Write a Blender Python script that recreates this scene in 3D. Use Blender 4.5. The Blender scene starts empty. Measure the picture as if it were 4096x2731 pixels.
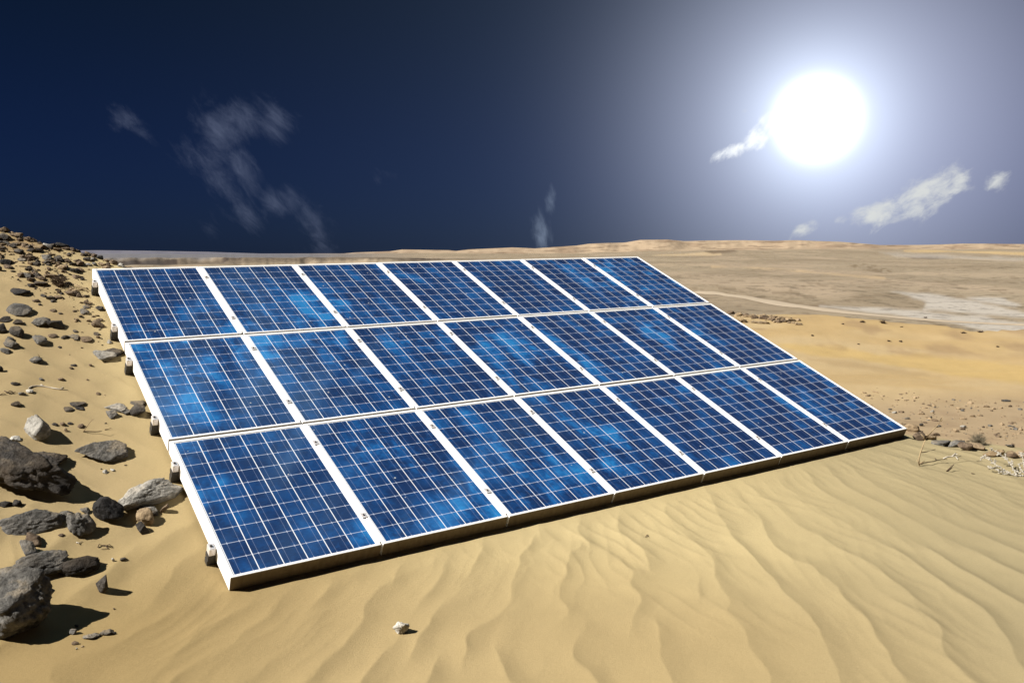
import bpy, bmesh, math, random
import numpy as np
from mathutils import Matrix, Vector

# ------------------------------------------------------------------ basics
C = bpy.context.scene.collection
scene = bpy.context.scene
F, PW, PH = 3508.5, 4096.0, 2731.0
HORIZ = 1000.0
PITCH = math.atan((PH / 2 - HORIZ) / F)
CZ = 2.0
cp, sp = math.cos(PITCH), math.sin(PITCH)


def cv2w(c):            # camera (x right, y down, z forward) -> world axes
    x, y, z = c
    return np.array([x, -y * sp + z * cp, -y * cp - z * sp])


def ray(px, py):        # slope form: x/y and (z-CZ)/y of a view direction
    w = cv2w(((px - PW / 2) / F, (py - PH / 2) / F, 1.0))
    return w[0] / w[1], w[2] / w[1]


def tag(o, label=None, cat=None, group=None, kind=None):
    if label: o['label'] = label
    if cat: o['category'] = cat
    if group: o['group'] = group
    if kind: o['kind'] = kind
    return o


def empty(name, mat=None):
    o = bpy.data.objects.new(name, None)
    C.objects.link(o)
    o.empty_display_size = 0.1
    if mat is not None: o.matrix_world = mat
    return o


def mesh_obj(name, verts, faces, mat, parent=None, smooth=False):
    me = bpy.data.meshes.new(name)
    me.from_pydata([tuple(map(float, v)) for v in verts], [], faces)
    me.update()
    if smooth: me.polygons.foreach_set('use_smooth', [True] * len(me.polygons))
    me.materials.append(mat)
    o = bpy.data.objects.new(name, me)
    C.objects.link(o)
    if parent: o.parent = parent
    return o


# ------------------------------------------------------------------ numpy noise
def _h(ix, iy, iz, seed):
    n = (ix.astype(np.int64) * 374761393 + iy.astype(np.int64) * 668265263 + iz.astype(np.int64) * 2147483647 + seed * 974634721) & 0xFFFFFFFF
    n = ((n ^ (n >> 13)) * 1274126177) & 0xFFFFFFFF
    n = ((n ^ (n >> 16)) * 2246822519) & 0xFFFFFFFF
    return ((n ^ (n >> 15)) & 0xFFFFFF) / float(0xFFFFFF) * 2 - 1


def vn2(x, y, seed=0):
    x = np.asarray(x, float); y = np.asarray(y, float)
    ix = np.floor(x); iy = np.floor(y); fx = x - ix; fy = y - iy
    u = fx * fx * fx * (fx * (fx * 6 - 15) + 10); v = fy * fy * fy * (fy * (fy * 6 - 15) + 10)
    z = np.zeros_like(ix)
    a = _h(ix, iy, z, seed); b = _h(ix + 1, iy, z, seed); c = _h(ix, iy + 1, z, seed); d = _h(ix + 1, iy + 1, z, seed)
    return (a + (b - a) * u) * (1 - v) + (c + (d - c) * u) * v


def fbm2(x, y, seed=0, oc=4, gain=.5):
    s = 0; a = 1; t = 0
    x = np.asarray(x, float); y = np.asarray(y, float)
    for i in range(oc):
        s = s + a * vn2(x, y, seed + i * 17); t += a
        x, y = x * 1.62 - y * 1.18 + 3.1, x * 1.18 + y * 1.62 + 7.7
        a *= gain
    return s / t


def vn3(p, seed=0):
    i = np.floor(p); f = p - i
    w = f * f * f * (f * (f * 6 - 15) + 10)
    r = 0
    for dx in (0, 1):
        for dy in (0, 1):
            for dz in (0, 1):
                k = (w[:, 0] if dx else 1 - w[:, 0]) * (w[:, 1] if dy else 1 - w[:, 1]) * (w[:, 2] if dz else 1 - w[:, 2])
                r = r + k * _h(i[:, 0] + dx, i[:, 1] + dy, i[:, 2] + dz, seed)
    return r


def fbm3(p, seed=0, oc=4, gain=.5):
    s = 0; a = 1; t = 0
    for k in range(oc):
        s = s + a * vn3(p, seed + k * 31); t += a
        p = p * 2.03 + 5.3; a *= gain
    return s / t


def sst(a, b, x):
    t = np.clip((x - a) / (b - a), 0, 1)
    return t * t * (3 - 2 * t)


def smax(a, b, k):
    h = np.clip(.5 + .5 * (a - b) / k, 0, 1)
    return b + (a - b) * h + k * h * (1 - h)


def smin(a, b, k): return -smax(-a, -b, k)


# ------------------------------------------------------------------ array frame (solved from the photograph)
RV = np.array([2.0074164, -0.43898126, 0.56945953])
TV = np.array([-1.68055365, 1.393525, 5.19555967])
th_ = np.linalg.norm(RV); k_ = RV / th_
K_ = np.array([[0, -k_[2], k_[1]], [k_[2], 0, -k_[0]], [-k_[1], k_[0], 0]])
R_ = np.eye(3) + math.sin(th_) * K_ + (1 - math.cos(th_)) * K_ @ K_
EU, EV, EN = cv2w(R_[:, 0]), cv2w(R_[:, 1]), cv2w(R_[:, 2])
if EN[2] < 0: EN = -EN
A0 = cv2w(TV) + np.array([0, 0, CZ]) - EV * .024
ASP = 1.49874
FT = 0.098                      # frame depth
AM = Matrix(((EU[0], EV[0], EN[0], A0[0]), (EU[1], EV[1], EN[1], A0[1]), (EU[2], EV[2], EN[2], A0[2]), (0, 0, 0, 1)))
EUH = EU[:2] / np.linalg.norm(EU[:2]); EVH = np.array([-EUH[1], EUH[0]])
SLOPE = float(EV[2] / (EV[:2] @ EVH))
B0 = A0 - EN * FT               # frame underside, front left corner
ZF = float(B0[2]) - 0.012        # sand level at the front edge


def uvh(x, y):
    dx = x - B0[0]; dy = y - B0[1]
    return dx * EUH[0] + dy * EUH[1], dx * EVH[0] + dy * EVH[1]


# skyline of the far plateau: (pixel x, pixel row)
SKY = [(-2500, 1002), (0, 1003), (398, 1001), (600, 1003), (833, 1007), (1043, 1014), (1376, 1014), (1420, 1010), (1561, 1005), (1610, 998), (1796, 1001), (1825, 1004),
       (1874, 998), (2050, 990), (2140, 994), (2305, 983), (2354, 976), (2500, 971), (2560, 962), (2670, 961), (2737, 966), (2840, 963), (2975, 962), (3100, 966), (3178, 964),
       (3368, 971), (3518, 982), (3700, 981), (3857, 978), (4096, 980), (4700, 976), (7000, 985)]
_sa = np.array([ray(a, b)[0] for a, b in SKY]); _se = np.array([ray(a, b)[1] for a, b in SKY])


def ripples(x, y, ul, dh):
    # long wind ripples fanning out from beyond the array, gentle to the left, steep to the right
    cx, cy = 1.6, 15.6
    tht = np.arctan2(x - cx, cy - y)
    R = np.hypot(x - cx, y - cy)
    wlen = 0.325 + .035 * sst(1.0, 5.0, x)
    ph = tht * 10.8 / wlen

    def prof(t, c):
        up = np.clip(t / c, 0, 1) ** 2.1
        dn = np.clip((1 - t) / (1 - c), 0, 1) ** 1.7
        return np.where(t < c, up, dn)
    w1 = 1.15 * fbm2(x * .5, y * .36, 3, 3) + .34 * fbm2(x * 1.5, y * 1.1, 9, 3) + .07 * fbm2(x * 5, y * 4.2, 15, 2)
    w2 = 1.0 * fbm2(x * .45 + 9, y * .4 + 4, 23, 3) + .42 * fbm2(x * 1.3, y * 1.4 + 7, 29, 3) + .07 * fbm2(x * 5, y * 4.2, 15, 2)
    g1 = prof(np.mod(ph + w1, 1), .62)
    g2 = prof(np.mod(ph * .93 + .4 + w2, 1), .64)
    m = sst(-.10, .10, fbm2(x * .55 + 31, y * .4, 41, 3))
    g = g1 * m + g2 * (1 - m)
    amp = (.0120 + .006 * sst(.6, -1.4, x)) * (.62 + .55 * sst(-.45, .45, fbm2(x * .7, y * .6, 51, 2)))
    z = g * amp
    # thin oblique streaks running down the lee sides
    ph3 = (x * .95 + y * .42) / .155 + 1.3 * fbm2(x * 1.1, y * .9, 61, 3)
    st = prof(np.mod(ph3, 1), .7) * .0040 * sst(.0, .5, fbm2(x * .9, y * .8, 71, 3))
    ph5 = tht * 10.8 / .135 + 2.2 * fbm2(x * .9, y * .6, 63, 3) + .5 * fbm2(x * 3, y * 2.4, 65, 2)
    st = st + prof(np.mod(ph5, 1), .62) * .0026 * sst(-.25, .4, fbm2(x * .8 + 3, y * .7, 73, 3))
    ph4 = (y * 1.0 + x * .25) / .19 + 1.1 * fbm2(x * .8, y * 1.2, 81, 3)
    lf = prof(np.mod(ph4, 1), .62) * .006
    wl = sst(.3, 1.5, dh)
    return (z + st) * (1 - wl * .8) + lf * wl


def near_ground(x, y):
    ul, dh = uvh(x, y)
    hc = np.interp(ul, [-14, -8, -3, -1.2, -.6, -.31, -.1, .11, .4, 1.0, 1.6, 9], [4.4, 3.6, 2.9, 2.5, 2.29, 2.16, 2.09, 2.02, 1.88, 1.70, 1.55, 1.5])
    hc = hc + .05 * fbm2(x * .9, y * .9, 90, 3) * sst(.4, -.4, ul)
    ramp = smax(SLOPE * dh, 0 * dh, .10) - .025 - .012 * sst(0, .6, dh)
    left = sst(.15, -.8, ul)
    ramp = ramp + left * (.085 * fbm2(x * .45, y * .45, 95, 4) + .03 * fbm2(x * 1.7, y * 1.7, 97, 3)) * sst(-.4, .6, dh)
    back = hc - .30 * (dh - hc / SLOPE)
    ramp = smin(ramp, back, .10)
    ramp = ramp - .75 * np.maximum(0, ul - 7.02)
    base = -.035 + .10 * fbm2(x * .22, y * .22, 101, 3) * sst(-.2, -1.6, dh)
    q = (x - 4.28) * .66 + (y - 9.25) * .75
    base = base - .34 * sst(-.05, 1.1, q) * sst(2.0, 4.0, x)
    flat = base
    z = smax(ramp, flat, .05)
    z = z + float(EU[2] / np.linalg.norm(EU[:2])) * np.clip(ul, -1.5, 8.5)
    z = z + .013 * np.exp(-((dh + .05) / .25) ** 2) * sst(-.15, .1, ul) * sst(7.3, 6.9, ul)
    rip = ripples(x, y, ul, dh)
    und = sst(-.02, .12, dh) * sst(-.06, .12, ul) * sst(7.2, 6.9, ul)      # calm under the array
    calm = sst(-.35, -.08, dh) * sst(-.1, .1, ul) * sst(7.4, 7.0, ul) * .75
    mask = sst(.5, -.15, q) * (1 - und) * (1 - calm)
    z = z + rip * mask + ZF
    # stony ground and the yellow dunes beyond
    far = sst(.8, 1.6, q)
    z = z + far * (.02 * fbm2(x * 1.4, y * 1.4, 111, 4) + (.44 * sst(12.5, 25, y) * sst(0, 3, x) - .07) + far * sst(13, 18, y) * (.28 * fbm2(x * .10, y * .16, 115, 3) + .012 * fbm2(x * 1.5, y * 3, 117, 2)))
    return z


def height(x, y):
    x = np.asarray(x, float); y = np.asarray(y, float)
    r = np.hypot(x, y)
    out = np.empty_like(r)
    near = r < 20
    if near.any(): out[near] = near_ground(x[near], y[near])
    if (~near).any(): out[~near] = far_height(x[~near], y[~near])
    return out


def far_height(x, y):
    r = np.hypot(x, y); a = np.where(y > .3 * r, x / np.maximum(y, .3 * r + 1e-6), np.sign(x) * 3.2)
    zn = np.full_like(r, -60.0)
    k = r < 140
    if k.any(): zn[k] = near_ground(x[k], y[k])
    # edge of the high ground, then the plain 12 m below
    rc = np.interp(a, [-.6, .2, .28, .42, .60, 1.2], [26, 26, 27.5, 26, 25.2, 26]) + 1.6 * fbm2(a * 6, r * 0, 121, 3)
    drop = np.maximum(0, r - rc)
    zn = zn - .42 * drop - .18 * np.minimum(drop, 1.0)
    pl = -12 - 7.0 * sst(.0, -.3, a) * sst(100, 700, r) + 20 * sst(700, 3300, r) * sst(-.05, .35, a) + 6.5 * sst(500, 2600, r) * sst(.05, -.1, a)
    pl = pl + 2.6 * fbm2(x * .006, y * .006, 131, 4) * sst(60, 300, r) + .5 * fbm2(x * .03, y * .03, 135, 3)
    pl = pl + 1.6 * sst(.1, .5, fbm2(x * .012 + 5, y * .009, 139, 4)) * sst(120, 300, r)
    # near scarp on the left
    sc = 1180 + 90 * fbm2(a * 14, 0 * a, 141, 4) + 16 * fbm2(a * 90, 0 * a, 142, 3)
    ea = ray(0, 1031)[1]
    top = CZ + ea * 1200 + .8 * fbm2(a * 60, 0 * a, 143, 3)
    f = np.clip((r - sc) / 62, 0, 1)
    f = np.where(f < .55, f * .9, .495 + (f - .55) * 1.122)
    lw = sst(.04, -.16, a)
    pl = pl + (np.maximum(top - pl, 0)) * f * lw
    # the far plateau along the skyline
    es = np.interp(a, _sa, _se)
    zs = CZ + es * 3000
    er = 170 * fbm2(a * 13, 0 * a, 151, 3) + 60 * np.abs(fbm2(a * 38, r * .001, 153, 3))
    f2 = np.clip((r - 2500 - er) / 420, 0, 1)
    f2 = .40 * f2 ** 1.5 + .60 * sst(.30, 1.0, f2 + .10 * fbm2(a * 60, r * .006, 157, 3))
    f2 = np.where(r > 3080, 1.0, np.clip(f2, 0, 1))
    pl = pl + (zs - pl) * f2 * sst(2380, 2620, r)
    pl = np.where(r > 3080, CZ + es * 3000 - .004 * (r - 3080), pl)
    z = smax(zn, pl, .6)
    return z


def at(px, py, near=True, rmax=20.0):
    """ground point seen at a photograph pixel (pushed down the picture until it lands close by)"""
    for it in range(60):
        a, e = ray(px, py)
        ys = np.linspace(1.5, rmax, 140) if near else np.geomspace(8, 3200, 900)
        zz = height(ys * a, ys) - (CZ + ys * e)
        k = np.argmax(zz > 0)
        if zz[k] > 0:
            if k > 0:
                ys = np.linspace(ys[k - 1], ys[k], 16)
                zz = height(ys * a, ys) - (CZ + ys * e)
                k = np.argmax(zz > 0)
            if k > 0:
                t = zz[k] / (zz[k] - zz[k - 1])
                yy = ys[k] - t * (ys[k] - ys[k - 1])
            else:
                yy = ys[k]
            return np.array([yy * a, yy, float(height(np.array([yy * a]), np.array([yy]))[0])]), yy
        py += 3
    raise RuntimeError('no ground at %s %s' % (px, py))


# ------------------------------------------------------------------ materials
def new_mat(name):
    m = bpy.data.materials.new(name); m.use_nodes = True
    nt = m.node_tree
    return m, nt, nt.nodes['Principled BSDF']


class G:
    """small helper for node graphs"""
    def __init__(s, nt): s.nt = nt
    def n(s, t, **kw):
        o = s.nt.nodes.new(t)
        for k, v in kw.items(): setattr(o, k, v)
        return o
    def put(s, sock, v):
        if hasattr(v, 'is_output') or isinstance(v, bpy.types.NodeSocket): s.nt.links.new(v, sock)
        else: sock.default_value = v
    def m(s, op, a, b=None, c=None, clamp=False):
        o = s.n('ShaderNodeMath', operation=op, use_clamp=clamp)
        s.put(o.inputs[0], a)
        if b is not None: s.put(o.inputs[1], b)
        if c is not None: s.put(o.inputs[2], c)
        return o.outputs[0]
    def vm(s, op, a, b=None, scale=None):
        o = s.n('ShaderNodeVectorMath', operation=op)
        s.put(o.inputs[0], a)
        if b is not None: s.put(o.inputs[1], b)
        if scale is not None: s.put(o.inputs['Scale'], scale)
        return o.outputs['Value'] if op in ('DOT_PRODUCT', 'LENGTH') else o.outputs[0]
    def mix(s, f, a, b, blend='MIX'):
        o = s.n('ShaderNodeMix', data_type='RGBA', blend_type=blend)
        s.put(o.inputs[0], f); s.put(o.inputs[6], a); s.put(o.inputs[7], b)
        return o.outputs[2]
    def ss(s, x, a, b, lo=0.0, hi=1.0):
        o = s.n('ShaderNodeMapRange', interpolation_type='SMOOTHSTEP')
        s.put(o.inputs[0], x); o.inputs[1].default_value = a; o.inputs[2].default_value = b
        o.inputs[3].default_value = lo; o.inputs[4].default_value = hi
        return o.outputs[0]
    def noise(s, vec, scale, detail=4, rough=.5, dist=0.0):
        o = s.n('ShaderNodeTexNoise')
        if vec is not None: s.put(o.inputs['Vector'], vec)
        o.inputs['Scale'].default_value = scale; o.inputs['Detail'].default_value = detail
        o.inputs['Roughness'].default_value = rough; o.inputs['Distortion'].default_value = dist
        return o.outputs['Fac']
    def bump(s, hgt, strength, dist, normal=None):
        o = s.n('ShaderNodeBump'); o.inputs['Strength'].default_value = strength; o.inputs['Distance'].default_value = dist
        s.put(o.inputs['Height'], hgt)
        if normal is not None: s.put(o.inputs['Normal'], normal)
        return o.outputs[0]


def c4(r, g, b): return (r, g, b, 1.0)


def mat_ground():
    m, nt, bs = new_mat('desert_ground'); g = G(nt)
    at_ = g.n('ShaderNodeAttribute', attribute_name='ground_tint')
    tc = g.n('ShaderNodeTexCoord').outputs['Object']
    grain = g.noise(tc, 300, 2, .7)
    fine = g.noise(tc, 95, 3, .7)
    mott = g.noise(tc, 2.2, 4, .55)
    v = g.m('ADD', g.m('MULTIPLY', grain, .40), g.m('MULTIPLY', fine, .26))
    v = g.m('ADD', v, g.m('MULTIPLY', mott, .16))
    v = g.m('ADD', v, .59)
    scr = g.noise(tc, .16, 9, .78)
    scr2 = g.noise(tc, .9, 6, .7)
    brk = g.noise(tc, .012, 4, .6)
    far_ = g.m('MULTIPLY', at_.outputs['Alpha'], g.m('ADD', g.m('MULTIPLY', g.ss(scr, .50, .60), g.ss(brk, .32, .56)), g.m('MULTIPLY', g.ss(scr2, .60, .70), .5)), clamp=True)
    v = g.m('MULTIPLY', v, g.m('SUBTRACT', 1.0, g.m('MULTIPLY', far_, .45)))
    col = g.vm('SCALE', at_.outputs['Color'], scale=v)
    nt.links.new(col, bs.inputs['Base Color'])
    bs.inputs['Roughness'].default_value = .95
    bs.inputs['Specular IOR Level'].default_value = .12
    b1 = g.bump(grain, .5, .005)
    b2 = g.bump(g.noise(tc, 38, 3, .55), .22, .006, b1)
    nt.links.new(b2, bs.inputs['Normal'])
    return m


def mat_rock(name, ca, cb, sand=.35, bump=.9):
    m, nt, bs = new_mat(name); g = G(nt)
    tc = g.n('ShaderNodeTexCoord').outputs['Object']
    rnd = g.n('ShaderNodeObjectInfo').outputs['Random']
    p = g.vm('ADD', tc, g.vm('SCALE', (13.0, 7.0, 5.0), scale=rnd))
    n1 = g.noise(p, 6, 6, .62)
    n2 = g.noise(p, 34, 5, .65)
    n3 = g.noise(p, 2.2, 3, .5)
    f = g.ss(g.m('ADD', g.m('MULTIPLY', n1, .6), g.m('MULTIPLY', n2, .4)), .34, .66)
    col = g.mix(f, ca, cb)
    col = g.mix(g.ss(n3, .48, .72, 0, .45), col, c4(ca[0] * .8 + .05, ca[1] * .75 + .03, ca[2] * .6 + .01))
    # wind-blown sand lodged in the flats
    geo = g.n('ShaderNodeNewGeometry')
    sep = g.n('ShaderNodeSeparateXYZ'); nt.links.new(geo.outputs['Normal'], sep.inputs[0])
    flat = g.ss(sep.outputs[2], .55, .98)
    dust = g.m('MULTIPLY', g.m('MULTIPLY', flat, g.ss(n1, .45, .62)), sand)
    col = g.mix(dust, col, c4(.27, .19, .092))
    nt.links.new(col, bs.inputs['Base Color'])
    bs.inputs['Roughness'].default_value = .9
    bs.inputs['Specular IOR Level'].default_value = .2
    b = g.bump(n2, bump, .022)
    b = g.bump(g.noise(p, 110, 3, .6), .5, .004, b)
    nt.links.new(b, bs.inputs['Normal'])
    return m


def mat_simple(name, col, rough=.6, metal=0., noise=0., nscale=20, spec=.5):
    m, nt, bs = new_mat(name); g = G(nt)
    tc = g.n('ShaderNodeTexCoord').outputs['Object']
    n = g.noise(tc, nscale, 4, .6)
    v = g.m('ADD', g.m('MULTIPLY', n, noise * 2), 1 - noise)
    nt.links.new(g.vm('SCALE', col, scale=v), bs.inputs['Base Color'])
    bs.inputs['Roughness'].default_value = rough; bs.inputs['Metallic'].default_value = metal
    bs.inputs['Specular IOR Level'].default_value = spec
    return m


def mat_frame():
    m, nt, bs = new_mat('frame_aluminium'); g = G(nt)
    tc = g.n('ShaderNodeTexCoord').outputs['Object']
    geo = g.n('ShaderNodeNewGeometry').outputs['Position']
    st = g.n('ShaderNodeMapping'); st.inputs['Scale'].default_value = (26, 26, 2.2)
    nt.links.new(geo, st.inputs['Vector'])
    n = g.noise(st.outputs[0], 1.0, 5, .65)
    n2 = g.noise(geo, 3.0, 4, .6)
    f = g.m('MULTIPLY', g.ss(n, .50, .74), .55)
    col = g.mix(f, c4(.86, .855, .845), c4(.66, .62, .55))
    col = g.mix(g.ss(n2, .55, .8, 0, .15), col, c4(.62, .57, .48))
    nt.links.new(col, bs.inputs['Base Color'])
    bs.inputs['Roughness'].default_value = .42
    bs.inputs['Metallic'].default_value = .0
    return m


def mat_front_shade():
    m, nt, bs = new_mat('front_shade_brown'); g = G(nt)  # shade of the front frame faces painted brown, plus stain streaks
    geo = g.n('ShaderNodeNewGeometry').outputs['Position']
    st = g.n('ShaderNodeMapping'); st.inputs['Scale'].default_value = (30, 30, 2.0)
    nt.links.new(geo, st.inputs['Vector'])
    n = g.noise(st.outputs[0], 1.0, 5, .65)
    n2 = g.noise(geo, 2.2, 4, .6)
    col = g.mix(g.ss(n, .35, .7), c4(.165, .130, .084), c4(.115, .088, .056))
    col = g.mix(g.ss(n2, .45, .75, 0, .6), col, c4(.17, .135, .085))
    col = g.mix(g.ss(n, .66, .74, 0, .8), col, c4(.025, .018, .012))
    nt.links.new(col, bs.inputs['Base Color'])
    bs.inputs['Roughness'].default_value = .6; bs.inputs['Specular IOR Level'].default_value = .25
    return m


def mat_cells():
    m, nt, bs = new_mat('solar_cells'); g = G(nt)
    uv = g.n('ShaderNodeUVMap', uv_map='cells').outputs[0]
    sep = g.n('ShaderNodeSeparateXYZ'); nt.links.new(uv, sep.inputs[0])
    u, v = sep.outputs[0], sep.outputs[1]
    fu, fv = g.m('FRACT', u), g.m('FRACT', v)
    iu, iv = g.m('FLOOR', u), g.m('FLOOR', v)
    rnd = g.n('ShaderNodeObjectInfo').outputs['Random']
    pos = g.n('ShaderNodeNewGeometry').outputs['Position']

    def line(f, c, hw, soft=.004):
        return g.ss(g.m('ABSOLUTE', g.m('SUBTRACT', f, c)), hw, hw + soft, 1, 0)
    colline = g.m('MAXIMUM', line(fu, 0, .0175), line(fu, 1, .0175))
    rowline = g.m('MAXIMUM', line(fv, 0, .016), line(fv, 1, .016))
    bus = g.m('MAXIMUM', line(fu, .25, .006), line(fu, .75, .006))
    tick = g.m('MULTIPLY', g.m('MAXIMUM', line(fu, .25, .02), line(fu, .75, .02)), g.m('MAXIMUM', line(fv, 0, .06), line(fv, 1, .06)))
    out = g.m('MAXIMUM', g.m('MAXIMUM', g.m('LESS_THAN', u, 0.), g.m('GREATER_THAN', u, 6.)), g.m('MAXIMUM', g.m('LESS_THAN', v, 0.), g.m('GREATER_THAN', v, 10.)))
    # each cell is its own slice of silicon
    comb = g.n('ShaderNodeCombineXYZ'); g.put(comb.inputs[0], iu); g.put(comb.inputs[1], iv); g.put(comb.inputs[2], g.m('MULTIPLY', rnd, 97.3))
    wn = g.n('ShaderNodeTexWhiteNoise', noise_dimensions='3D'); nt.links.new(comb.outputs[0], wn.inputs['Vector'])
    cell = wn.outputs['Value']
    uvr = g.n('ShaderNodeCombineXYZ'); g.put(uvr.inputs[0], u); g.put(uvr.inputs[1], v); g.put(uvr.inputs[2], g.m('ADD', g.m('MULTIPLY', rnd, 41.0), g.m('MULTIPLY', cell, 9.0)))
    crys = g.noise(uvr.outputs[0], 2.3, 5, .6, .6)
    vor = g.n('ShaderNodeTexVoronoi'); nt.links.new(uvr.outputs[0], vor.inputs['Vector']); vor.inputs['Scale'].default_value = 9
    grainv = g.n('ShaderNodeSeparateXYZ'); nt.links.new(vor.outputs['Color'], grainv.inputs[0])
    # sky reflections painted into the cell colour as broad pale patches
    uvb = g.n('ShaderNodeCombineXYZ'); g.put(uvb.inputs[0], g.m('MULTIPLY', u, .55)); g.put(uvb.inputs[1], g.m('MULTIPLY', v, .24)); g.put(uvb.inputs[2], g.m('MULTIPLY', rnd, 23.0))
    big = g.noise(uvb.outputs[0], 1.0, 3, .55, .5)
    cloud_patch = g.noise(pos, .75, 3, .55, .4)
    t = g.m('ADD', g.m('MULTIPLY', g.m('POWER', cell, 2.2), .34), g.m('MULTIPLY', g.ss(big, .42, .74), .58))
    t = g.m('ADD', t, g.m('MULTIPLY', g.m('SUBTRACT', crys, .5), .82))
    t = g.m('ADD', t, g.m('MULTIPLY', g.m('SUBTRACT', grainv.outputs[0], .5), .09))
    t = g.m('MULTIPLY', t, g.ss(cloud_patch, .34, .64, .55, 1.35), clamp=True)
    ramp = g.n('ShaderNodeValToRGB'); nt.links.new(t, ramp.inputs[0])
    e = ramp.color_ramp.elements
    e[0].position = 0; e[0].color = c4(.0055, .0210, .080)
    e[1].position = 1; e[1].color = c4(.018, .172, .43)
    k = e.new(.28); k.color = c4(.0058, .044, .158)
    k = e.new(.60); k.color = c4(.0085, .088, .275)
    col = g.mix(g.m('MULTIPLY', bus, .30), ramp.outputs[0], c4(.40, .44, .60))
    col = g.mix(g.m('MULTIPLY', g.m('MAXIMUM', rowline, tick), .66), col, c4(.52, .55, .66))
    wl = g.m('MAXIMUM', colline, out)
    col = g.mix(wl, col, c4(.74, .75, .78))
    # specks of dust and droppings on the glass
    spk = g.n('ShaderNodeTexVoronoi'); nt.links.new(pos, spk.inputs['Vector']); spk.inputs['Scale'].default_value = 5.5
    dots = g.m('LESS_THAN', spk.outputs['Distance'], .045)
    col = g.mix(g.m('MULTIPLY', dots, .7), col, c4(.55, .55, .52))
    nt.links.new(col, bs.inputs['Base Color'])
    bs.inputs['Roughness'].default_value = .38
    bs.inputs['Specular IOR Level'].default_value = .35
    bs.inputs['Coat Weight'].default_value = 1.0
    bs.inputs['Coat Roughness'].default_value = .035
    bs.inputs['Coat IOR'].default_value = 1.45
    return m


M_GROUND = mat_ground()
MR = {
    'grey': mat_rock('grey_limestone', c4(.034, .032, .029), c4(.190, .180, .165)),
    'dark': mat_rock('dark_stone', c4(.014, .012, .011), c4(.085, .076, .068), .18),
    'black': mat_rock('black_shale', c4(.010, .0095, .0095), c4(.036, .034, .034), .05),
    'pale': mat_rock('pale_limestone', c4(.26, .245, .215), c4(.62, .60, .55), .2),
    'ash': mat_rock('ash_limestone', c4(.095, .088, .076), c4(.42, .40, .36), .25),
    'brown': mat_rock('brown_stone', c4(.055, .038, .026), c4(.185, .135, .092), .3),
    'tan': mat_rock('tan_sandstone', c4(.16, .115, .070), c4(.36, .27, .17), .4),
}
M_FRAME = mat_frame()
M_CELLS = mat_cells()
M_FRONT_SHADE = mat_front_shade()
M_GAP_FILLER = mat_simple('white_filler', (.86, .86, .85), .6)
M_CLAMP = mat_simple('clamp_metal', (.72, .68, .66), .35, .4, .15, 30)
M_RAIL = mat_simple('dark_rail', (.035, .033, .032), .5, .3, .2, 12)
M_BOLT = mat_simple('bolt_steel', (.10, .085, .075), .45, .8)
M_TWIG = mat_simple('dry_twig', (.30, .225, .13), .85, 0, .3, 40, .2)
M_TWIGD = mat_simple('dark_twig', (.075, .050, .032), .85, 0, .3, 40, .2)
M_TWIGP = mat_simple('bleached_twig', (.50, .46, .40), .85, 0, .25, 40, .2)
M_SCRUB = mat_simple('grey_scrub', (.17, .145, .10), .9, 0, .3, 40, .2)
M_PLANT = mat_simple('ashy_plant', (.36, .33, .28), .85, 0, .35, 60, .2)
M_TRACK = mat_simple('pale_track_dust', (.33, .27, .20), .95, 0, .12, .35, .1)

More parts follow.
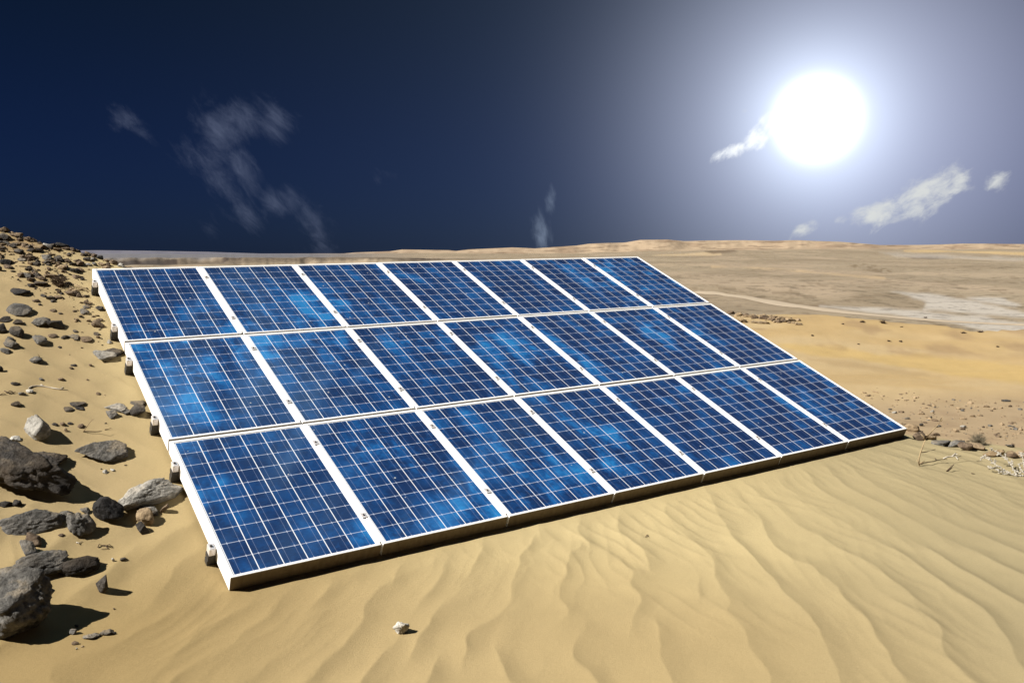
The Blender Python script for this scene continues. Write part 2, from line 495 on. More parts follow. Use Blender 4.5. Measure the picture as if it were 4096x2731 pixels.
# ------------------------------------------------------------------ ground sheet
def build_ground():
    core = np.radians(np.linspace(-36, 36, 900))
    side = np.radians(np.concatenate([np.linspace(36, 60, 60)[1:], np.linspace(60, 300, 110)[1:-1], np.linspace(300, 324, 60)[:-1]]))
    th = np.concatenate([core, side])
    r = np.concatenate([np.linspace(.3, 3.2, 24), np.linspace(3.2, 8.0, 250)[1:], np.linspace(8, 13.5, 190)[1:], np.geomspace(13.5, 40, 110)[1:], np.geomspace(40, 1060, 130)[1:],
                        np.linspace(1060, 1330, 40)[1:], np.geomspace(1330, 2380, 26)[1:], np.linspace(2380, 3090, 90)[1:], np.geomspace(3100, 30000, 14)])
    nr, nth = len(r), len(th)
    T, Rr = np.meshgrid(th, r)
    X = Rr * np.sin(T); Y = Rr * np.cos(T)
    Z = height(X.ravel(), Y.ravel()).reshape(X.shape)
    co = np.stack([X, Y, Z], -1).reshape(-1, 3)
    i, j = np.meshgrid(np.arange(nr - 1), np.arange(nth), indexing='ij')
    j2 = (j + 1) % nth
    quads = np.stack([i * nth + j, i * nth + j2, (i + 1) * nth + j2, (i + 1) * nth + j], -1).reshape(-1, 4)[:, ::-1]
    centre = len(co)
    co = np.vstack([co, [[0, 0, float(height(np.array([0.]), np.array([0.]))[0])]]])
    tris = np.stack([np.full(nth, centre), (np.arange(nth) + 1) % nth, np.arange(nth)], -1)
    me = bpy.data.meshes.new('ground')
    me.vertices.add(len(co)); me.vertices.foreach_set('co', co.astype(np.float32).ravel())
    loops = np.concatenate([quads.ravel(), tris.ravel()]).astype(np.int32)
    starts = np.concatenate([np.arange(len(quads)) * 4, len(quads) * 4 + np.arange(nth) * 3]).astype(np.int32)
    me.loops.add(len(loops)); me.loops.foreach_set('vertex_index', loops)
    me.polygons.add(len(starts)); me.polygons.foreach_set('loop_start', starts)
    me.polygons.foreach_set('use_smooth', np.ones(len(starts), bool))
    me.update(calc_edges=True)
    # mineral colour of the ground, with vignette falloff painted into the near sand
    x, y, z = co.T
    rr = np.hypot(x, y)
    yy = np.maximum(y, .3 * rr + 1e-6)
    a = x / yy; e = (z - CZ) / yy
    # photograph pixel that looks along the same direction (used to lay washes, dunes and scree where they lie)
    zc = 1 * cp - e * sp; xc = a; yc = -(e * cp + 1 * sp)
    px = PW / 2 + F * xc / zc; py = PH / 2 + F * yc / zc
    ul, dh = uvh(x, y)
    n1 = fbm2(x * .35, y * .35, 201, 4); n2 = fbm2(x * 2.5, y * 2.5, 205, 3)

    def L(c0, c1, t): return c0 + (c1 - c0) * t[:, None]
    sandc = np.array([.332, .250, .122]); sandd = np.array([.310, .234, .118]); slope_c = np.array([.325, .247, .130])
    col = np.tile(sandc, (len(x), 1))
    col = L(col, sandd, sst(-.4, .5, n1))
    col = L(col, np.array([.400, .322, .172]), sst(4.6, 6.6, y + .25 * x + .4 * n1) * .8)  # painted light falloff: paler mid foreground, darker right and lower left
    col = L(col, np.array([.245, .202, .116]), sst(.9, 3.3, x + .3 * n1 + .2 * (5 - y)) * .85)
    col = L(col, slope_c, sst(.2, -.5, ul) * sst(.0, 1.5, dh))
    col = L(col, np.array([.225, .160, .070]), sst(-.2, -2.2, x) * sst(.8, -.2, dh) * .9)
    # gritty brown soil high on the left slope
    gr = sst(.2, -.3, ul) * sst(2.6, 4.4, dh) * sst(-.25, .35, fbm2(x * 1.3, y * 1.3, 211, 4) + .15)
    col = L(col, np.array([.20, .135, .068]), gr * .8)
    q = (x - 4.28) * .66 + (y - 9.25) * .75
    stony = sst(.1, .8, q) * sst(2.5, 3.6, x)
    col = L(col, np.array([.275, .205, .125]), stony)
    col = L(col, np.array([.20, .14, .085]), stony * sst(.05, .5, fbm2(x * 2.2, y * 2.2, 221, 4)) * .5)
    dune = sst(12.2, 14.5, y - .25 * (x - 5)) * sst(2, 3.4, x)
    dcol = L(np.tile(np.array([.330, .235, .115]), (len(x), 1)), np.array([.355, .265, .145]), sst(-.3, .3, fbm2(x * .3, y * .6, 231, 3)))
    col = L(col, dcol, dune)

    def crop(pts, ox, oy, s): return [(ox + p / s, oy + q_ / s) for p, q_ in pts]

    def line_d(pts):
        d = np.full(len(x), 1e9)
        for (x0, y0), (x1, y1) in zip(pts[:-1], pts[1:]):
            vx, vy = x1 - x0, y1 - y0
            t = np.clip(((px - x0) * vx + (py - y0) * vy) / (vx * vx + vy * vy), 0, 1)
            d = np.minimum(d, np.hypot(px - x0 - t * vx, py - y0 - t * vy))
        return d

    def inside(pts):
        c = np.zeros(len(x), bool); n = len(pts)
        for k in range(n):
            (x0, y0), (x1, y1) = pts[k], pts[(k + 1) % n]
            if y0 == y1: continue
            cr = ((y0 > py) != (y1 > py)) & (px < (x1 - x0) * (py - y0) / (y1 - y0) + x0)
            c ^= cr
        return c

    def soft(pts, w):
        d = line_d(list(pts) + [pts[0]])
        s = np.where(inside(pts), d, -d) + w * .9 * fbm2(px * .012, py * .05, 241, 4)
        return sst(-w, w, s)
    fwd = (y > .3 * rr)
    # strong yellow sand band in the middle distance
    yb = crop([(860, 700), (1250, 713), (1500, 768), (1750, 755), (2352, 828), (2900, 900), (2900, 1010), (2352, 935), (1900, 880), (1400, 795), (1080, 762)], 2500, 900, 1.4737)
    col = L(col, np.array([.365, .255, .100]), soft(yb, 10) * dune * .75 * fwd)
    sp_ = dune * sst(1450, 1395, py) * sst(.1, .5, fbm2(x * 1.1, y * .7, 251, 4))
    col = L(col, np.array([.22, .15, .085]), sp_ * .6)
    br = crop([(1080, 790), (1300, 800), (1800, 880), (1900, 895), (1500, 868), (1250, 830)], 2500, 900, 1.4737)
    col = L(col, np.array([.26, .185, .095]), soft(br, 9) * dune * .6 * fwd)
    # plain
    plain = sst(30, 45, rr)
    pcol = L(np.tile(np.array([.240, .193, .133]), (len(x), 1)), np.array([.205, .162, .110]), sst(-.3, .4, fbm2(x * .012, y * .012, 261, 5)))
    pcol = L(pcol, np.array([.30, .235, .165]), sst(.05, .5, fbm2(x * .02 + 8, y * .006, 265, 4)) * .7)
    pcol = L(pcol, np.array([.13, .095, .06]), sst(.28, .5, fbm2(x * .22, y * .10, 267, 3)) * sst(900, 200, rr) * .55)
    w1 = crop([(1565, 390), (1800, 405), (2060, 445), (2352, 515), (2700, 590), (2700, 640), (2352, 545), (1950, 512), (1760, 500), (1780, 450)], 2500, 900, 1.4737)
    w2 = crop([(1150, 480), (1450, 486), (1800, 510), (2100, 540), (2352, 578), (2800, 640), (2800, 760), (2352, 668), (2120, 622), (1830, 560), (1500, 520)], 2500, 900, 1.4737)
    w3 = crop([(2020, 430), (2200, 425), (2340, 470), (2300, 485), (2150, 460)], 2500, 900, 1.4737)
    for w_ in (w1, w2, w3): pcol = L(pcol, np.array([.345, .315, .275]), soft(w_, 7) * fwd * .9)
    st1 = line_d(crop([(515, 245), (700, 248), (900, 260), (1200, 287), (1530, 314)], 2500, 900, 1.4737))
    pcol = L(pcol, np.array([.40, .295, .175]), sst(8, .5, st1 + 5 * fbm2(px * .006, py * .03, 291, 3)) * sst(-.5, .1, fbm2(px * .004, py * .02, 391, 2))*.85 * fwd)
    st2 = line_d(crop([(1650, 152), (1900, 155), (2352, 170), (2800, 180)], 2500, 900, 1.4737))
    pcol = L(pcol, np.array([.40, .29, .15]), sst(8, .5, st2 + 5 * fbm2(px * .006, py * .03, 292, 3)) * sst(-.5, .1, fbm2(px * .004, py * .02, 392, 2))*.85 * fwd)
    st3 = line_d(crop([(60, 178), (300, 176), (560, 170)], 2500, 900, 1.4737))
    pcol = L(pcol, np.array([.38, .29, .18]), sst(8, .5, st3 + 5 * fbm2(px * .006, py * .03, 293, 3)) * sst(-.5, .1, fbm2(px * .004, py * .02, 393, 2))*.85 * fwd)
    dk = crop([(1640, 183), (1800, 178), (1935, 196), (1800, 204), (1700, 202)], 2500, 900, 1.4737)
    pcol = L(pcol, np.array([.10, .075, .06]), soft(dk, 6) * fwd * .8)
    dk2 = crop([(1290, 232), (1400, 226), (1500, 238), (1600, 285), (1500, 285), (1380, 262)], 2500, 900, 1.4737)
    pcol = L(pcol, np.array([.12, .085, .05]), soft(dk2, 5) * fwd * .7 * sst(-.2, .3, fbm2(px * .05, py * .16, 271, 3)))
    dk3 = crop([(470, 155), (640, 145), (660, 155), (520, 168)], 2500, 900, 1.4737)
    pcol = L(pcol, np.array([.10, .07, .045]), soft(dk3, 5) * fwd * .8)
    gw = crop([(1500, 160), (1900, 175), (2352, 195), (2352, 215), (1900, 200), (1600, 190)], 2500, 900, 1.4737)
    pcol = L(pcol, np.array([.31, .28, .24]), soft(gw, 7) * fwd * .6)
    pcol = L(pcol, np.array([.120, .117, .128]), sst(-.08, -.26, a) * sst(1245, 1330, rr))  # hazy blue grey painted onto the ground behind the left scarp
    # far plateau rock, paler on top, brown in the scarps, haze painted bluish at left
    mes = sst(2420, 2650, rr)
    mcol = L(np.tile(np.array([.31, .235, .160]), (len(x), 1)), np.array([.235, .170, .115]), sst(.0, .5, fbm2(a * 34, z * .14, 281, 4)))
    mcol = L(mcol, np.array([.13, .09, .06]), sst(.22, .5, fbm2(a * 70, z * .35, 286, 3)) * .6)
    mcol = L(mcol, np.array([.115, .112, .135]), sst(-.12, -.30, a))  # distance haze painted into the rock colour towards the left
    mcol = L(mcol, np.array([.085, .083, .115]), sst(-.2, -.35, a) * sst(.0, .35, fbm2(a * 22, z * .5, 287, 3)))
    pcol = L(pcol, mcol, mes)
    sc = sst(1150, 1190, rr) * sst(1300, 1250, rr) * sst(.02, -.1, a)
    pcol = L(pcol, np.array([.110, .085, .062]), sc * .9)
    pcol = L(pcol, np.array([.050, .041, .036]), sst(-.375, -.395, a + .004 * fbm2(z, a * 0, 5, 2) + (z + 19) * .0016) * sc)  # cast shadow painted dark onto the left end of the scarp
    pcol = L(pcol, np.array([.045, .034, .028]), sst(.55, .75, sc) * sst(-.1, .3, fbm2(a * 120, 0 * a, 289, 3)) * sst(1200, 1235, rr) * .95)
    col = L(col, pcol, plain)
    rgba = np.concatenate([np.clip(col, .01, .9), (sst(24, 40, rr) * sst(2600, 2300, rr))[:, None]], 1)
    ca = me.attributes.new('ground_tint', 'FLOAT_COLOR', 'POINT')
    ca.data.foreach_set('color', rgba.astype(np.float32).ravel())
    me.materials.append(M_GROUND)
    o = bpy.data.objects.new('ground', me); C.objects.link(o)
    tag(o, kind='structure', label='rippled pale sand running back to a desert plain and flat plateaus')
    return o


build_ground()


def build_track():
    pts = [(420, 395), (560, 408), (700, 425), (850, 452), (1000, 478), (1250, 509), (1500, 536), (1750, 558), (2000, 575), (2352, 590), (2800, 612)]
    P = []
    for p, q_ in pts:
        w, d = at(2500 + p / 1.4737, 900 + q_ / 1.4737, near=False)
        P.append(w)
    P = np.array(P)
    t = np.linspace(0, len(P) - 1, 160)
    X = np.interp(t, np.arange(len(P)), P[:, 0]); Y = np.interp(t, np.arange(len(P)), P[:, 1])
    dx = np.gradient(X); dy = np.gradient(Y); l = np.hypot(dx, dy) + 1e-9
    nx, ny = -dy / l, dx / l
    vs = []; wid = 2.6 + .7 * vn2(t * 1.7, t * 0, 5)
    for s in (-1, -.5, 0, .5, 1):
        xx = X + nx * s * wid; yy = Y + ny * s * wid
        zz = height(xx, yy) + (.22 if abs(s) < 1 else .05)
        vs.append(np.stack([xx, yy, zz], 1))
    n = len(t); V = np.concatenate(vs)
    fs = [(k * n + i, k * n + i + 1, (k + 1) * n + i + 1, (k + 1) * n + i) for k in range(4) for i in range(n - 1)]
    o = mesh_obj('dirt_track', V, fs, M_TRACK, smooth=True)
    tag(o, kind='structure', label='pale dirt track crossing the desert plain')


build_track()

# ------------------------------------------------------------------ solar array
def boxes(bl):
    V, Fc = [], []
    for (x0, x1, y0, y1, z0, z1) in bl:
        b = len(V)
        V += [(x0, y0, z0), (x1, y0, z0), (x1, y1, z0), (x0, y1, z0), (x0, y0, z1), (x1, y0, z1), (x1, y1, z1), (x0, y1, z1)]
        Fc += [tuple(b + k for k in f) for f in ((0, 3, 2, 1), (4, 5, 6, 7), (0, 1, 5, 4), (1, 2, 6, 5), (2, 3, 7, 6), (3, 0, 4, 7))]
    return V, Fc


def bevel(o, w, seg=2):
    bm = bmesh.new(); bm.from_mesh(o.data)
    bmesh.ops.bevel(bm, geom=[e for e in bm.edges], offset=w, segments=seg, affect='EDGES', profile=.6)
    bm.to_mesh(o.data); bm.free()


GU, GV = .016, .024
PWD, PHT = 1.0 - GU, ASP - GV
LIP = .0225


def frame_mesh(parent):
    # one extruded ring: mitred bars with a top lip
    o_, i_ = (0, PWD, 0, PHT), (LIP, PWD - LIP, .015, PHT - LIP - .001)
    def ring(r, z): return [(r[0], r[2], z), (r[1], r[2], z), (r[1], r[3], z), (r[0], r[3], z)]
    ch = .0018
    oc = (ch, PWD - ch, ch, PHT - ch)
    rings = [ring(o_, -FT), ring(o_, -ch), ring(oc, 0), ring(i_, 0), ring(i_, -FT)]
    V = [v for r in rings for v in r]; Fc = []
    for k in range(5):
        k2 = (k + 1) % 5
        for s in range(4):
            Fc.append((k * 4 + s, k * 4 + (s + 1) % 4, k2 * 4 + (s + 1) % 4, k2 * 4 + s))
    return mesh_obj('frame', V, Fc, M_FRAME, parent)


def glass_mesh(parent):
    z1, z0 = -.0035, -.0085
    x0, x1, y0, y1 = LIP, PWD - LIP, .015, PHT - LIP - .001
    V, Fc = boxes([(x0, x1, y0, y1, z0, z1)])
    o = mesh_obj('cell_sheet', V, Fc, M_CELLS, parent)
    mg = .007
    cw = (x1 - x0 - 2 * mg) / 6; chh = (y1 - y0 - 2 * mg) / 10
    uvl = o.data.uv_layers.new(name='cells')
    for l in o.data.loops:
        v = o.data.vertices[l.vertex_index].co
        uvl.data[l.index].uv = ((v.x - x0 - mg) / cw, (v.y - y0 - mg) / chh)
    return o


ROWS = ['front row', 'middle row', 'back row']
COLS = ['at the left end', 'second from the left end', 'third from the left end', 'fourth from either end, the centre one', 'third from the right end', 'second from the right end', 'at the right end']
proto = empty('solar_panel')
pf = frame_mesh(proto); pg = glass_mesh(proto)
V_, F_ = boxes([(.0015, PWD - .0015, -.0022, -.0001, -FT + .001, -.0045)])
ps = mesh_obj('front_shade_strip', V_, F_, M_FRONT_SHADE, proto)  # added strip that paints the frame's front face as shaded
V_, F_ = boxes([(PWD + .0003, PWD + GU - .0003, .034, PHT - .001, -.016, -.0022)])  # added white filler that keeps the gap between frames from looking dark
pj = mesh_obj('gap_filler', V_, F_, M_GAP_FILLER, proto)
parts = [pf, pg, ps, pj]
first = True
for rI in range(3):
    for cI in range(7):
        if first: p = proto; first = False
        else:
            p = proto.copy(); C.objects.link(p)
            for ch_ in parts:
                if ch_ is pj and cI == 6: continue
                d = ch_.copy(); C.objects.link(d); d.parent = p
        jit = random.Random(rI * 7 + cI)
        p.matrix_world = AM @ Matrix.Translation((cI + GU / 2 + jit.uniform(-.0015, .0015), rI * ASP + GV / 2 + jit.uniform(-.002, .002), jit.uniform(-.002, .0015)))
        lab = 'white framed blue solar panel %s of the %s' % (COLS[cI], ROWS[rI])
        tag(p, lab, 'solar panel', 'solar panels of the tilted array')

RAILV = [(.215, 'lower'), (.815, 'upper')]
for rI in range(3):
    for fv, nm in RAILV:
        r_ = empty('mounting_rail', AM @ Matrix.Translation((0, rI * ASP + fv * ASP, -FT)))
        tag(r_, '%s dark mounting rail under the %s with its clamped end poking out left' % (nm, ROWS[rI]), 'rail', 'mounting rails under the array')
        V, Fc = boxes([(-.044, 6.99, -.026, .026, -.052, -.001)])
        b_ = mesh_obj('rail_bar', V, Fc, M_RAIL, r_); bevel(b_, .004)
        V, Fc = boxes([(-.036, GU / 2 - .002, -.031, .031, .040, FT - .005)])
        e_ = mesh_obj('end_clamp', V, Fc, M_CLAMP, r_); bevel(e_, .006)
        V, Fc = boxes([(-.026, -.012, -.007, .007, FT - .0058, FT + .003)])
        h_ = mesh_obj('bolt_head', V, Fc, M_BOLT, e_); bevel(h_, .003)
        V, Fc = boxes([(-.040, GU / 2 - .003, -.027, .027, -.0008, .0395)])
        mesh_obj('end_cap', V, Fc, M_RAIL, r_)
        for k in range(1, 7):
            V, Fc = boxes([(k - .018, k + .018, -.026, .026, .0018 + FT, .0050 + FT), (k - .0045, k + .0045, -.022, .022, FT - .0021, FT + .0018)])
            c_ = mesh_obj('mid_clamp', V, Fc, M_CLAMP, r_)
            V, Fc = boxes([(k - .005, k + .005, -.006, .006, FT + .0051, FT + .011)])
            mesh_obj('bolt_head', V, Fc, M_BOLT, c_)

# ------------------------------------------------------------------ rocks
_bm = bmesh.new(); bmesh.ops.create_icosphere(_bm, subdivisions=5, radius=1); _bm.verts.ensure_lookup_table()
ICO5 = (np.array([v.co[:] for v in _bm.verts]), [tuple(v.index for v in f.verts) for f in _bm.faces]); _bm.free()
_bm = bmesh.new(); bmesh.ops.create_icosphere(_bm, subdivisions=4, radius=1)
ICO4 = (np.array([v.co[:] for v in _bm.verts]), [tuple(v.index for v in f.verts) for f in _bm.faces]); _bm.free()
_bm = bmesh.new(); bmesh.ops.create_icosphere(_bm, subdivisions=3, radius=1)
ICO3 = (np.array([v.co[:] for v in _bm.verts]), [tuple(v.index for v in f.verts) for f in _bm.faces]); _bm.free()
_bm = bmesh.new(); bmesh.ops.create_icosphere(_bm, subdivisions=1, radius=1)
ICO1 = (np.array([v.co[:] for v in _bm.verts]), [tuple(v.index for v in f.verts) for f in _bm.faces]); _bm.free()


def rock_shape(ico, seed, craggy=.5, round_=.3, planes=13):
    rs = np.random.RandomState(seed)
    d = ico[0] / np.linalg.norm(ico[0], axis=1)[:, None]
    warp = np.stack([fbm3(d * 1.1, seed + 3, 2), fbm3(d * 1.1 + 9, seed + 5, 2), fbm3(d * 1.1 + 19, seed + 7, 2)], 1)
    dd = d + warp * .35
    dd /= np.linalg.norm(dd, axis=1)[:, None]
    r = np.full(len(d), 1.05)
    lo_ = .46
    if round_ < .1: planes = 8; lo_ = .36
    for k in range(planes):
        n = rs.normal(size=3); n /= np.linalg.norm(n)
        o = rs.uniform(lo_, .84)
        c = d @ n
        rr = np.where(c > .08, o / np.maximum(c, .08), 9)
        r = smin(r, rr, .015 + round_ * .24)
    r = r * (1 + craggy * (.20 * fbm3(d * 2.0, seed + 11, 4) + .17 * fbm3(dd * 5.5, seed + 13, 4) - .20 * np.abs(fbm3(dd * 3.3, seed + 17, 4))))
    if len(d) > 2000: r = r * (1 + craggy * .10 * fbm3(dd * 17, seed + 19, 3))
    p = d * r[:, None]
    lo, hi = p.min(0), p.max(0)
    return (p - (lo + hi) / 2) / (hi - lo)          # unit box, centred


CROP = {1: (0, 850, 2.352), 2: (0, 1400, 2.352), 3: (0, 2000, 2.145), 4: (800, 2000, 1.96), 6: (3096, 1500, 1.96), 9: (0, 880, 3.794), 7: (2500, 900, 1.4737)}
_seed = [100]


def rock(cr, x0, x1, y0, y1, mk, label, name='rock', rot=0., craggy=.7, rnd=.14, deep=.75, yaw=None, group='rocks on the sandy slope', cat='rock', sink=.14, near=True, seed=None, hs=1.0, smooth=True, stand=False):
    ox, oy, s = CROP[cr]
    _seed[0] += 1
    sd = seed if seed is not None else _seed[0]
    rs = random.Random(sd)
    cx = ox + (x0 + x1) / 2 / s; w = (x1 - x0) / s; h = (y1 - y0) / s; yb = oy + y1 / s
    g, dep = at(cx, yb - .22 * h, near)
    kx = dep / F
    W = w * kx * (.84 if cr == 1 and mk in ('grey', 'dark', 'black') else 1.)
    if cr == 1 and rnd == .14: rnd = .07
    big = w > 60
    ico = ICO5 if w > 130 else (ICO4 if w > 26 else ICO3)
    p = rock_shape(ico, sd, craggy, rnd)
    lie_yaw = 0.
    if rot and not stand:
        lie_yaw = math.atan(math.tan(math.radians(rot)) / .52)
    ax = math.radians(rot) if stand else 0.
    if cr in (1, 2) and sink == .14: sink = .24
    D = W * deep
    # the height that fills the pictured height once the depth's own foreshortening is taken off
    look = math.atan2(CZ - g[2], dep)
    H = max(h * kx - .35 * D * math.sin(look), h * kx * .5) * hs
    if lie_yaw:
        Lg = W * .95 / math.cos(lie_yaw)
        cross = min(D, .60 * Lg)
        dims = np.array([Lg, cross, max((h * kx - .6 * Lg * abs(math.sin(lie_yaw))) * .95, .62 * cross, .16 * Lg) * hs])
    elif rot:
        # size before the slant so that the slanted rock spans w x h
        c_, s_ = abs(math.cos(ax)), abs(math.sin(ax))
        Lg = math.hypot(W, h * kx) * .98
        Th = max(h * kx * .62, .2 * Lg) * hs
        dims = np.array([Lg, D, Th])
    else:
        if cr in (1, 9): H *= .72
        dims = np.array([W, D, H * (1 + sink)])
    p = p * dims
    yw = lie_yaw if lie_yaw else (yaw if yaw is not None else rs.uniform(-.25, .25))
    c_, s_ = math.cos(ax), math.sin(ax)
    p = np.stack([p[:, 0] * c_ - p[:, 2] * s_, p[:, 1], p[:, 0] * s_ + p[:, 2] * c_], 1)
    c_, s_ = math.cos(yw), math.sin(yw)
    p = np.stack([p[:, 0] * c_ - p[:, 1] * s_, p[:, 0] * s_ + p[:, 1] * c_, p[:, 2]], 1)
    p[:, 2] -= p[:, 2].min() + sink * (p[:, 2].max() - p[:, 2].min())
    # follow the lie of the slope
    e = .05
    gx = float(height(np.array([g[0] + e]), np.array([g[1]]))[0] - height(np.array([g[0] - e]), np.array([g[1]]))[0]) / (2 * e)
    gy = float(height(np.array([g[0]]), np.array([g[1] + e]))[0] - height(np.array([g[0]]), np.array([g[1] - e]))[0]) / (2 * e)
    if near:
        p[:, 2] += np.clip(gx, -.5, .5) * p[:, 0] * (.75 if not stand else .3) + np.clip(gy, -.5, .5) * p[:, 1] * .85
    o = mesh_obj(name, p, ico[1], MR[mk], smooth=smooth)
    o.location = g
    tag(o, label, cat, group)
    return o


def K(*a, **k): rock(*a, **k)


# --- foreground left (lower left corner of the photograph)
K(3, -230, 430, 655, 1200, 'grey', 'huge rough grey boulder at the lower left edge casting a long black shadow', 'boulder', craggy=.55, rnd=.55, deep=.8, cat='boulder', seed=7, sink=.2)
K(3, 38, 525, 72, 262, 'grey', 'long grey boulder tapering up to the right above the small dark wedge', 'boulder', rot=16, craggy=.6, rnd=.3, cat='boulder', deep=.45)
K(3, 508, 648, 85, 152, 'grey', 'small flat grey stone just right of the long tapering boulder', 'stone', rot=8, craggy=.7)
K(3, 684, 772, 66, 112, 'grey', 'small grey stone on a sand hummock beside the black angular boulder', 'stone')
K(3, 443, 511, 163, 217, 'dark', 'small dark wedge stone alone on sand under the long tapering boulder', 'stone', craggy=.3, rnd=.05)
K(3, 566, 815, 133, 306, 'grey', 'craggy pitted grey rock just lower left of the black angular boulder', 'rock', craggy=1.2, rnd=.3)
K(3, 798, 1075, -6, 210, 'black', 'jet black angular boulder beside the long light grey one at the array', 'boulder', craggy=.45, rnd=.04, cat='boulder', deep=.7)
K(3, 1195, 1352, 40, 112, 'ash', 'rounded pale stone with a dark right end near the panel edge', 'stone', rot=12, craggy=.25, rnd=.6)
K(3, 1165, 1330, 90, 216, 'tan', 'triangular tan stone leaning under the rounded pale stone', 'stone', craggy=.5, rnd=.05)
K(3, 1300, 1358, 94, 142, 'dark', 'tiny dark stone squeezed right of the triangular tan stone', 'stone')
K(3, 1366, 1450, 40, 117, 'brown', 'small pointed brown rock slanting up right, closest to the panel edge', 'stone', rot=35, stand=True, craggy=.6, rnd=.05)
K(3, 1158, 1285, 200, 288, 'dark', 'dark wedge stone directly below the triangular tan stone', 'stone', craggy=.4, rnd=.05)
K(3, 195, 385, 292, 376, 'brown', 'brownish stone half buried above the round light grey one', 'stone', craggy=.5)
K(3, 148, 332, 370, 497, 'grey', 'round light grey stone touching the big slanting boulder', 'stone', craggy=.35, rnd=.7)
K(3, 143, 535, 393, 660, 'grey', 'big slanting grey boulder left of the flat black slab', 'boulder', rot=24, craggy=.65, rnd=.4, cat='boulder', deep=.6)
K(3, 463, 845, 424, 660, 'black', 'flat black slab with streaked grain leaning on the sand', 'slab', rot=14, craggy=.45, rnd=.02, cat='slab', deep=.5)
K(3, 826, 948, 652, 824, 'dark', 'upright dark slanted stone standing alone with a black shadow at right', 'stone', rot=48, stand=True, craggy=.3, rnd=.05, deep=.6)
K(3, 958, 986, 494, 532, 'pale', 'tiny pale chip on the sand above the upright slanted stone', 'pebble', cat='pebble', group='pebbles on the sand')
K(3, 1030, 1082, 483, 518, 'dark', 'tiny dark fin shaped chip right of the pale chip', 'pebble', rot=20, rnd=.02, cat='pebble', group='pebbles on the sand')
K(3, 640, 678, 1064, 1092, 'dark', 'tiny dark pebble topmost of the little group above the crust', 'pebble', cat='pebble', group='pebbles on the sand')
K(3, 598, 668, 1098, 1158, 'grey', 'small blue grey stone left of the flat knobbly crust', 'stone', cat='stone')
K(3, 702, 860, 1135, 1192, 'grey', 'left half of the flat knobbly grey crust lying in the sand', 'stone', craggy=1.2, hs=.8, cat='stone')
K(3, 850, 998, 1108, 1160, 'grey', 'right half of the flat knobbly grey crust lying in the sand', 'stone', craggy=1.2, hs=.8, rot=8, cat='stone')
K(3, 616, 678, 1204, 1242, 'brown', 'small dark brown stone below the blue grey stone', 'stone', cat='stone')
K(3, 690, 720, 1246, 1262, 'tan', 'tiny tan pebble lowest right of the little group', 'pebble', cat='pebble', group='pebbles on the sand')
K(3, 652, 668, 1264, 1286, 'pale', 'tiny pale pebble lowest of the little group', 'pebble', cat='pebble', group='pebbles on the sand')
K(3, 22, 78, 588, 628, 'brown', 'small brown stone above the huge boulder at the left edge', 'stone', rot=22, cat='stone')
K(3, -10, 98, 4, 52, 'dark', 'dark stick shaped rock at the left edge above the long tapering boulder', 'stone', rot=18, cat='stone', craggy=.8)
K(3, 104, 188, 4, 56, 'dark', 'dark star shaped stone next to the stick shaped one', 'stone', craggy=1.3, cat='stone')
K(3, 500, 552, 289, 307, 'brown', 'thin brown chip on sand below the craggy pitted rock', 'pebble', cat='pebble', group='pebbles on the sand')
K(3, 968, 988, 922, 938, 'brown', 'lone tiny brown pebble on a ripple below the upright slanted stone', 'pebble', cat='pebble', group='pebbles on the sand')
# --- middle left
K(2, -320, 765, 975, 1290, 'dark', 'very large dark pitted boulder cut by the left edge of the view', 'boulder', rot=-6, craggy=.7, rnd=.3, cat='boulder', deep=.55, seed=21, sink=.2)
K(2, 270, 612, 958, 1062, 'dark', 'dark knobbly rock right behind the very large pitted boulder', 'rock', craggy=.8)
K(2, 224, 488, 640, 838, 'ash', 'squarish boulder with a pale top and black front standing on open sand', 'boulder', craggy=.5, rnd=.08, cat='boulder', deep=.9)
K(2, 735, 1180, 838, 1044, 'grey', 'flat tilted grey slab with a dark brown underside', 'slab', rot=14, craggy=.55, rnd=.05, cat='slab', deep=.6, hs=.8)
K(2, 1180, 1668, 1128, 1505, 'ash', 'long rounded light grey boulder running up under the panel edge', 'boulder', rot=27, craggy=.55, rnd=.5, cat='boulder', deep=.5, hs=1.55)
K(2, 1228, 1385, 518, 634, 'dark', 'dark tooth shaped rock close to the array between its two middle clamps', 'rock', craggy=.6, rnd=.02)
K(2, 982, 1118, 577, 628, 'grey', 'low lumpy grey stone left of the tooth shaped rock', 'stone', craggy=.9)
K(2, 1112, 1240, 556, 588, 'grey', 'thin grey ridge stone linking the lumpy stone to the tooth', 'stone', craggy=1.1)
K(2, 985, 1190, 520, 560, 'ash', 'thin pale slab behind the lumpy grey stone', 'slab', craggy=.6, cat='slab')
K(2, 1230, 1370, 478, 508, 'grey', 'thin grey flake half buried against the array edge', 'stone', craggy=.8)
K(2, 657, 800, 488, 522, 'dark', 'thin dark slab, upper of the three lying on smooth sand', 'slab', craggy=.4, rnd=.04, cat='slab')
K(2, 598, 692, 543, 568, 'dark', 'thin dark flake, lower left of the three on smooth sand', 'stone', craggy=.5)
K(2, 708, 800, 533, 553, 'dark', 'thin dark flake, lower right of the three on smooth sand', 'stone', craggy=.5)
K(2, 108, 208, 484, 524, 'dark', 'dark lumpy stone alone left of the three thin flakes', 'stone', craggy=.8)
K(2, 278, 416, 65, 119, 'grey', 'craggy grey stone with a thin dry stalk behind it', 'stone', craggy=1.1)
K(2, 865, 1085, 30, 90, 'ash', 'pale flat topped rock with a black front near the upper clamp of the middle row', 'rock', craggy=.45, rnd=.05)
K(2, 965, 1165, 8, 46, 'dark', 'dark arched rock just behind the pale flat topped one', 'rock', craggy=.9)
K(2, -30, 28, 152, 210, 'black', 'black stone cut by the left edge under the craggy grey stone', 'stone')
